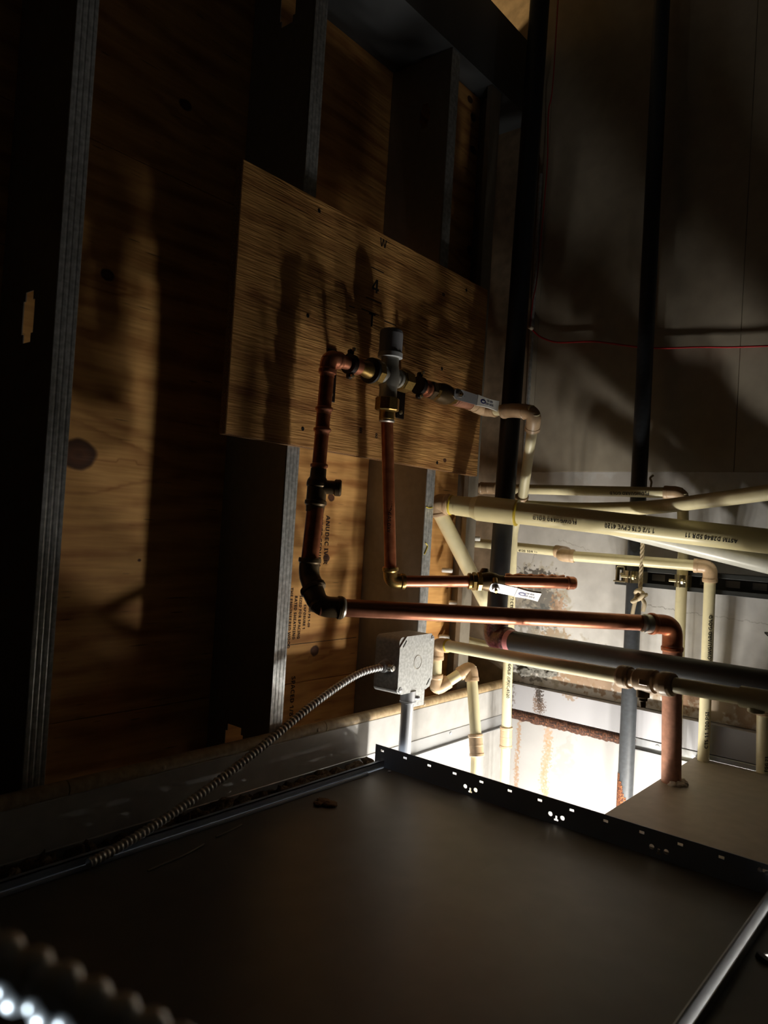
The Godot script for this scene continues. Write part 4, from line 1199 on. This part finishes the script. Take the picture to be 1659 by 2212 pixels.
func build_electrical():
	# cover plane: corners from the lower left, leaning along the wall
	var a := V(0.275, 2.301, 0.5685)
	var u := (V(0.268, 2.300, 0.4545) - a).normalized()
	var up := V(0, 1, 0)
	var out := u.cross(up) * -1.0
	if out.x < 0: out = -out
	var tf := Transform3D(Basis(u, up, u.cross(up)), a)
	var o_is_plus := tf.basis.z.x > 0
	var t := thing("junction_box", "square galvanised junction box standing on a conduit beside the cream S-bend", "junction box", a + u * 0.055)
	var b := MB.new()
	var W := 0.113
	var H := 0.1025
	var sh := PackedVector2Array()
	var c := 0.010
	for q in [[0, 0, 0], [W, 0, 1], [W, H, 2], [0, H, 3]]:
		var cx: float = q[0] + (c if q[0] == 0 else -c)
		var cy: float = q[1] + (c if q[1] == 0 else -c)
		for k in 6:
			var w: float = PI + q[2] * PI / 2 + k * PI / 10
			sh.append(Vector2(cx + cos(w) * c, cy + sin(w) * c))
	var dz := -0.052 if o_is_plus else 0.0
	b.prism(sh, tf.translated_local(V(0, 0, dz)), 0.052)
	obj("body", b, M.box_steel, t)
	b = MB.new()
	var cv := PackedVector2Array([Vector2(0.012, -0.001), Vector2(W - 0.018, -0.001), Vector2(W + 0.001, 0.016), Vector2(W + 0.001, H - 0.010), Vector2(W - 0.010, H + 0.001), Vector2(0.020, H + 0.001), Vector2(-0.001, H - 0.018), Vector2(-0.001, 0.010)])
	var fz := 0.0003 if o_is_plus else -0.0023
	b.prism(cv, tf.translated_local(V(0, 0, fz)), 0.002)
	obj("cover_plate", b, M.box_steel, t)
	var f := tf.basis.z * (1.0 if o_is_plus else -1.0)
	for p in [[0.008, 0.008], [W - 0.007, H - 0.008]]:
		b = MB.new(); b.lathe(tf * V(p[0], p[1], 0), f, [[0, 0.0052], [0.0035, 0.0048], [0.0042, 0.0]], 14); b.box(V(-0.004, -0.0006, 0.0042), V(0.004, 0.0006, 0.0046), 0.0, Transform3D(tf.basis if o_is_plus else Basis(tf.basis.x, -tf.basis.y, -tf.basis.z), tf * V(p[0], p[1], 0))); obj("cover_screw", b, M.conduit, t)
	for p in [[0.014, H - 0.012], [W - 0.013, 0.012]]:
		b = MB.new(); b.box(V(-0.0075, -0.0012, -0.001), V(0.0075, 0.0012, 0.0027), 0.0, Transform3D(tf.basis.rotated(tf.basis.z.normalized(), 0.85), tf * V(p[0], p[1], 0.0))); obj("cover_slot", b, M.black_plastic, t)
	b = MB.new()
	var rim := []
	for k in 33: rim.append(tf * V(W * 0.53 + 0.0125 * cos(TAU * k / 32), H * 0.52 + 0.0125 * sin(TAU * k / 32), 0.0023 if o_is_plus else -0.0023))
	b.tube(rim, 0.0006, 6); obj("knockout_ring", b, M.web_steel, t)
	# clamp connector on the side that faces the viewer
	var s0 := tf * V(0, 0.048, -0.024 if o_is_plus else 0.024)
	b = MB.new(); b.lathe(s0, -u, [[0, 0.0135], [0.003, 0.0135], [0.004, 0.0105], [0.014, 0.0105], [0.015, 0.009]], 18); obj("connector", b, M.conduit, t)
	b = MB.new(); b.lathe(s0 - u * 0.009 + f * 0.011, f, [[0, 0.0065], [0.008, 0.0065], [0.0085, 0.0045], [0.0105, 0.0045], [0.011, 0.0]], 16); obj("connector_screw", b, M.solder, t)
	# flexible metal conduit to the left
	var bx := thing("flexible_conduit", "ribbed metal conduit sagging from the junction box to the left edge of the black sheet", "conduit", V(0.24, 2.2, 0.97))
	b = MB.new()
	ribbed(b, spline([s0 - u * 0.008, V(0.242, 2.340, 0.640), V(0.240, 2.306, 0.735), V(0.238, 2.251, 0.851), V(0.237, 2.2025, 0.966), V(0.242, 2.176, 1.060), V(0.252, 2.1665, 1.13)], 10), 0.0066, 0.0068, 0.0016, 12)
	obj("armor", b, M.flex, bx)
	# rigid conduit below the box
	var e := thing("conduit_pipe", "grey steel conduit standing beside the ledge, carrying the junction box", "conduit", V(0.26, 2.06, 0.522))
	b = MB.new(); b.tube([V(0.2635, 2.302, 0.5185), V(0.2595, 1.6, 0.519)], 0.0117, 18); obj("tube", b, M.conduit, e)
	b = MB.new(); b.lathe(V(0.2635, 2.301, 0.5185), V(0, -1, 0), [[0, 0.0145], [0.019, 0.0145], [0.0195, 0.0155], [0.022, 0.0155], [0.023, 0.012]], 20); obj("set_screw_connector", b, M.conduit, e)
	b = MB.new(); b.lathe(V(0.2755, 2.289, 0.512), V(0.75, 0, -0.66), [[0, 0.004], [0.006, 0.004], [0.0065, 0.003], [0.008, 0.003], [0.0085, 0]], 10); obj("set_screw", b, M.conduit, e)
	b = MB.new(); b.box(V(0.262, 2.268, 0.470), V(0.266, 2.302, 0.503), 0.001); obj("box_bracket", b, M.box_steel, t)
	# conduit close to the viewer at the lower left, out of focus
	var n := thing("flexible_conduit", "blurred ribbed metal conduit close to the viewer in the lower left corner", "conduit", V(0.93, 2.48, 1.53))
	b = MB.new()
	ribbed(b, spline([V(0.721, 2.5311, 1.629), V(0.801, 2.5231, 1.598), V(0.876, 2.5081, 1.5666), V(0.9191, 2.4961, 1.5431), V(0.9311, 2.4904, 1.5341), V(0.9446, 2.4821, 1.5226), V(0.9591, 2.4696, 1.5071), V(0.985, 2.43, 1.47), V(1.05, 2.30, 1.40), V(1.16, 2.17, 1.35)], 10), 0.0070, 0.0076, 0.0017, 24)
	obj("armor", b, M.flex, n)

# ---------------------------------------------------------------- metal deck

func build_deck():
	var t := thing("metal_tray", "large black sheet metal tray with a punched upstand along its far edge", "tray", V(0.56, 2.15, 1.05))
	var b := MB.new()
	b.box(V(0.240, 2.1565, 0.5465), V(0.885, 2.158, 1.70)); obj("pan", b, M.tray, t)
	# upstand with slots and screw holes
	var fl := CSGBox3D.new()
	fl.name = "upstand"
	fl.size = V(0.672, 0.040, 0.0014)
	fl.position = V(0.552, 2.176, 0.5455) - t.position
	fl.material = M.flange
	for k in 13:
		var s := CSGBox3D.new()
		s.name = "slot"
		s.operation = CSGShape3D.OPERATION_SUBTRACTION
		s.size = V(0.0075, 0.0038, 0.01)
		s.position = V(0.2325 + 0.0538 * k, 2.187, 0.5455) - V(0.552, 2.176, 0.5455)
		fl.add_child(s, true)
	for x in [0.427, 0.5845, 0.742]:
		for q in [[-0.0102, 0.0045, 0.0036], [0.0102, 0.0038, 0.0036]]:
			var s := CSGCylinder3D.new()
			s.name = "hole"
			s.operation = CSGShape3D.OPERATION_SUBTRACTION
			s.radius = q[2]
			s.height = 0.01
			s.sides = 14
			s.rotation.x = PI / 2
			s.position = V(x + q[0], 2.167 + q[1], 0.5455) - V(0.552, 2.176, 0.5455)
			fl.add_child(s, true)
		for q in [[0.0022, 0.007, 0.0008], [0.006, 0.0028, -0.0022]]:
			var s := CSGBox3D.new()
			s.name = "key_slot"
			s.operation = CSGShape3D.OPERATION_SUBTRACTION
			s.size = V(q[0] + 0.0008, q[1], 0.01)
			s.position = V(x, 2.1672 + q[2], 0.5455) - V(0.552, 2.176, 0.5455)
			fl.add_child(s, true)
	t.add_child(fl)
	b = MB.new()
	b.box(V(0.2375, 2.1565, 0.5465), V(0.2390, 2.171, 1.70)); b.box(V(0.2320, 2.1695, 0.556), V(0.2390, 2.171, 1.70))
	b.box(V(0.2445, 2.158, 0.60), V(0.2485, 2.1625, 1.70), 0.0008)
	obj("side_rim", b, M.flange, t)
	b = MB.new()
	b.box(V(0.8835, 2.1565, 0.5465), V(0.885, 2.1675, 1.70))
	var rim := PackedVector2Array([Vector2(0.885, 2.1675), Vector2(0.8865, 2.1665), Vector2(0.8925, 2.150), Vector2(0.891, 2.150), Vector2(0.885, 2.1650)])
	b.prism(rim, Transform3D(Basis(), V(0, 0, 0.552)), 1.15)
	obj("side_rim", b, M.conduit, t)
	for p in [[V(0.262, 2.1585, 0.5585), 0.0035], [V(0.872, 2.187, 0.5475), 0.003], [V(0.880, 2.186, 0.5475), 0.0028]]:
		b = MB.new(); b.lathe(p[0], V(0, 1, 0) if p[0].z > 0.55 else V(0, 0, 1), [[0, p[1]], [0.002, p[1] * 0.9], [0.003, 0.0]], 12); obj("rivet", b, M.conduit, t)
	# side panel that the copper pipe stands on
	var s := thing("side_panel", "flat grey brown panel at the right that the thick copper pipe passes through", "panel", V(0.76, 2.17, 0.29))
	b = MB.new()
	b.box(V(0.632, 2.1685, 0.0225), V(0.874, 2.170, 0.5435), 0.0005); b.box(V(0.632, 2.150, 0.032), V(0.6335, 2.1695, 0.5435)); b.box(V(0.634, 2.140, 0.5420), V(0.8735, 2.1690, 0.5432)); obj("sheet", b, M.side, s)
	b = MB.new(); b.box(V(0.660, 2.170, 0.034), V(0.80, 2.1712, 0.040), 0.0004); obj("edge_strip", b, M.side, s)
	# neighbouring tray at the right edge, with a hole
	var n := thing("metal_tray", "neighbouring dark metal tray at the right edge, with a round hole", "tray", V(1.3, 2.15, 1.47))
	var top := CSGBox3D.new()
	top.name = "pan"
	top.size = V(0.79, 0.0015, 1.84)
	top.position = V(1.2935, 2.158, 1.47) - n.position
	top.material = M.tray
	var hole := CSGCylinder3D.new()
	hole.name = "hole"
	hole.operation = CSGShape3D.OPERATION_SUBTRACTION
	hole.radius = 0.011
	hole.height = 0.02
	hole.sides = 20
	hole.position = V(0.9225, 2.158, 0.708) - V(1.2935, 2.158, 1.47)
	top.add_child(hole)
	n.add_child(top)
	b = MB.new(); b.box(V(0.8972, 2.150, 0.552), V(0.8988, 2.1695, 1.70), 0.0004); obj("hemmed_edge", b, M.alu, n)
	b = MB.new(); b.lathe(V(0.9165, 2.158, 0.716), V(0.35, 1, -0.3), [[-0.002, 0.010], [0.003, 0.010], [0.0035, 0.006]], 14); obj("hole_grommet", b, M.black_plastic, n)
	# the rest of the deck, outside the picture
	slab("floor_deck_1", V(0.881, 2.150, 0.022), V(1.69, 2.165, 0.545), M.tray)
	slab("floor_deck_2", V(0.196, 2.150, 1.705), V(0.62, 2.160, 2.39), M.tray)
	slab("floor_deck_3", V(0.621, 2.150, 2.10), V(0.897, 2.160, 2.39), M.tray)
	# dust and rubble in the gap beside the ledge
	b = MB.new()
	var rnd := RandomNumberGenerator.new()
	rnd.seed = 7
	for k in 90:
		var z := 0.565 + 1.1 * k / 90.0
		b.lump(V(0.216 + rnd.randf_range(-0.006, 0.006), 2.158 + rnd.randf_range(-0.004, 0.006), z), V(rnd.randf_range(0.008, 0.015), rnd.randf_range(0.008, 0.014), rnd.randf_range(0.012, 0.022)), 0.8, k, 9, 7)
	b.box(V(0.1965, 2.140, 0.56), V(0.2375, 2.156, 1.70))
	var du := obj("dust_rubble", b, M.dust)
	tag(du, "dark dust and rubble lying in the gap between the ledge and the black tray", "debris", "", "stuff")
	b = MB.new()
	for k in 7:
		b.lump(V(0.290 + rnd.randf_range(-0.014, 0.014), 2.1605, 0.760 + rnd.randf_range(-0.010, 0.010)), V(rnd.randf_range(0.006, 0.014), 0.0028, rnd.randf_range(0.004, 0.010)), 0.7, 200 + k, 12, 8)
	var lf := obj("crumpled_scrap", b, M.leaf, null, V(0.29, 2.159, 0.76))
	tag(lf, "small crumpled brown scrap lying on the black tray near its left rim", "scrap")
	b = MB.new(); b.tube(spline([V(0.303, 2.1592, 1.080), V(0.300, 2.1598, 1.050), V(0.297, 2.1598, 1.020), V(0.288, 2.160, 0.985)], 6), 0.0013, 6); tag(obj("wire_offcut", b, M.tie), "longer curved wire offcut on the black tray, further left", "offcut", "wire offcuts on the tray")
	b = MB.new(); b.tube(spline([V(0.279, 2.1592, 0.958), V(0.276, 2.1598, 0.93), V(0.270, 2.1598, 0.905)], 6), 0.001, 6); tag(obj("wire_offcut", b, M.tie), "shorter wire offcut on the black tray, nearer the crumpled scrap", "offcut", "wire offcuts on the tray")
	# putty round the foot of the copper pipe
	b = MB.new()
	for k in 6:
		var w := -0.9 + k * 0.42
		b.lump(V(0.653 + cos(w) * 0.021, 2.1715, 0.229 + sin(w) * 0.018), V(0.009, 0.0055, 0.008), 0.7, 300 + k, 12, 8)
	tag(obj("putty", b, M.putty, null, V(0.67, 2.17, 0.23)), "lump of pale putty at the foot of the thick copper pipe", "putty")
	# lumps of foam where the wall is broken out in the corner
	var f := thing("foam_lump", "grey crumbling foam filling the broken wall in the corner above the back ledge", "foam", V(0.245, 2.25, 0.0))
	b = MB.new()
	for p in [[0.215, 2.296, 0.020], [0.243, 2.300, 0.026], [0.270, 2.290, 0.024], [0.292, 2.286, 0.016], [0.225, 2.275, 0.018]]:
		b.lump(V(p[0], p[1], 0.003), V(p[2], p[2] * 0.85, 0.016), 0.5, int(p[0] * 1000), 26, 18, 1.6)
	obj("crust", b, M.foam, f)

# ---------------------------------------------------------------- lamps

func bulb_mat(c: Color, e: float) -> StandardMaterial3D:
	var m := mat(Color(0.9, 0.9, 0.9), 0.5)
	m.emission_enabled = true
	m.emission = c
	m.emission_energy_multiplier = e
	return m

func lamp(t: Node3D, at: Vector3, c: Color, e: float, size: float):
	var b := MB.new()
	b.lathe(at + V(0, -size, 0), V(0, 1, 0), [[0, 0.0], [0.001, size * 0.5], [size * 0.5, size * 0.9], [size, size], [size * 1.5, size * 0.86], [size * 1.86, size * 0.5], [size * 2, 0.0]], 20, true)
	obj("lamp_bulb", b, bulb_mat(c, 2.0), t)
	light_in(t, at, c, e, size)

func light_in(t: Node3D, at: Vector3, c: Color, e: float, size: float):
	var l := OmniLight3D.new()
	l.name = "bulb_light"
	l.light_color = c
	l.light_energy = e
	l.light_size = size
	l.omni_range = 8.0
	l.omni_attenuation = 2.0
	l.shadow_enabled = true
	t.add_child(l, true)
	l.position = at - t.position

func build_lamps():
	var t := thing("work_light", "slanting tube work light on a stand in the room below, shining up through the opening", "lamp", V(0.50, 0.0, 0.36))
	var b := MB.new(); b.tube([WORK_A, WORK_B], 0.018, 16); obj("lamp_tube", b, bulb_mat(WORK_C, 2.0), t)
	for k in 6:
		light_in(t, WORK_A.lerp(WORK_B, 0.04 + 0.92 * k / 5.0), WORK_C, WORK_E / 6.0, 0.017)
	var dn := V(0, -0.034, -0.010)
	b = MB.new(); b.tube([WORK_A + dn, WORK_B + dn], 0.010, 10); obj("back_bar", b, M.black_plastic, t)
	b = MB.new(); b.lathe(V(0.50, 0, 0.361), V(0, 1, 0), [[0, 0.16], [0.02, 0.15], [0.03, 0.02], [1.775, 0.012]], 20); obj("stand", b, M.black_plastic, t)
	t = thing("floor_lamp", "small spot lamp in the room below, under the gap behind the viewer", "lamp", V(0.7, 0.0, 1.86))
	var sp := V(0.7, 1.93, 1.86)
	var aim := (V(0.925, 2.49, 1.535) - sp).normalized()
	b = MB.new(); b.lathe(sp, aim, [[-0.004, 0.0], [-0.003, 0.026], [0.0, 0.028], [0.002, 0.0]], 20); obj("lamp_lens", b, bulb_mat(Color(0.88, 0.95, 1.0), 2.0), t)
	var sl := SpotLight3D.new()
	sl.name = "spot_light"
	sl.light_color = Color(0.88, 0.95, 1.0)
	sl.light_energy = NEAR_E
	sl.light_size = 0.025
	sl.spot_angle = 16.0
	sl.spot_angle_attenuation = 0.6
	sl.spot_range = 8.0
	sl.spot_attenuation = 2.0
	sl.shadow_enabled = true
	t.add_child(sl)
	sl.transform = Transform3D(Basis.looking_at(aim, V(0, 1, 0)), sp + aim * 0.006 - t.position)
	b = MB.new(); b.lathe(sp, -aim, [[0.0, 0.032], [0.05, 0.026], [0.06, 0.0]], 18); obj("lamp_head", b, M.black_plastic, t)
	b = MB.new(); b.lathe(V(0.7, 0, 1.86), V(0, 1, 0), [[0, 0.14], [0.02, 0.13], [0.03, 0.015], [1.86, 0.012], [1.88, 0.010]], 20); obj("stand", b, M.black_plastic, t)
	t = thing("wall_lamp", "lamp in the space beyond the plywood wall, lighting the gap above the header", "lamp", V(-1.2, BEYOND.y, BEYOND.z))
	lamp(t, BEYOND, Color(1.0, 0.86, 0.62), BEYOND_E, 0.04)
	b = MB.new(); b.lathe(V(-1.2, BEYOND.y, BEYOND.z), V(1, 0, 0), [[0, 0.06], [0.02, 0.06], [0.03, 0.02], [BEYOND.x + 1.2 - 0.03, 0.02]], 18); obj("bracket", b, M.white_vinyl, t)

const WORK_A := Vector3(0.34, 1.68, 0.48)
const WORK_B := Vector3(0.77, 2.02, 0.21)
const WORK_C := Color(1.0, 0.975, 0.93)
const WORK_E := 1.05
const BEYOND := Vector3(-0.62, 3.42, 0.42)
const NEAR_E := 0.7
const BEYOND_E := 1.4

func _ready():
	var cam := Camera3D.new()
	cam.name = "camera"
	cam.fov = 69.30833
	cam.near = 0.02
	cam.far = 50.0
	var attr := CameraAttributesPhysical.new()
	attr.frustum_focal_length = 17.36
	attr.frustum_focus_distance = 1.42
	attr.exposure_aperture = 5.2
	attr.frustum_near = 0.02
	attr.frustum_far = 50.0
	cam.attributes = attr
	add_child(cam)
	cam.transform = Transform3D(Basis(V(0.7677264, 0.0611412, -0.6378541), V(-0.0339980, 0.9979220, 0.0547349), V(0.6398752, -0.0203357, 0.7682097)), V(1.096, 2.6, 1.62))
	cam.current = true
	var we := WorldEnvironment.new()
	we.name = "environment"
	var env := Environment.new()
	env.background_mode = Environment.BG_COLOR
	env.background_color = Color.BLACK
	env.tonemap_mode = Environment.TONE_MAPPER_LINEAR
	env.tonemap_exposure = 1.0
	env.sdfgi_enabled = true
	env.ssao_enabled = true
	env.ssil_enabled = true
	we.environment = env
	add_child(we)
	build_lamps_first()
	build_setting()
	build_studs()
	build_panel()
	build_valve()
	build_ball_valves()
	build_pipes()
	build_metal_pipes()
	build_rope_and_wire()
	build_electrical()
	build_deck()

func build_lamps_first():
	make_materials()
	build_lamps()
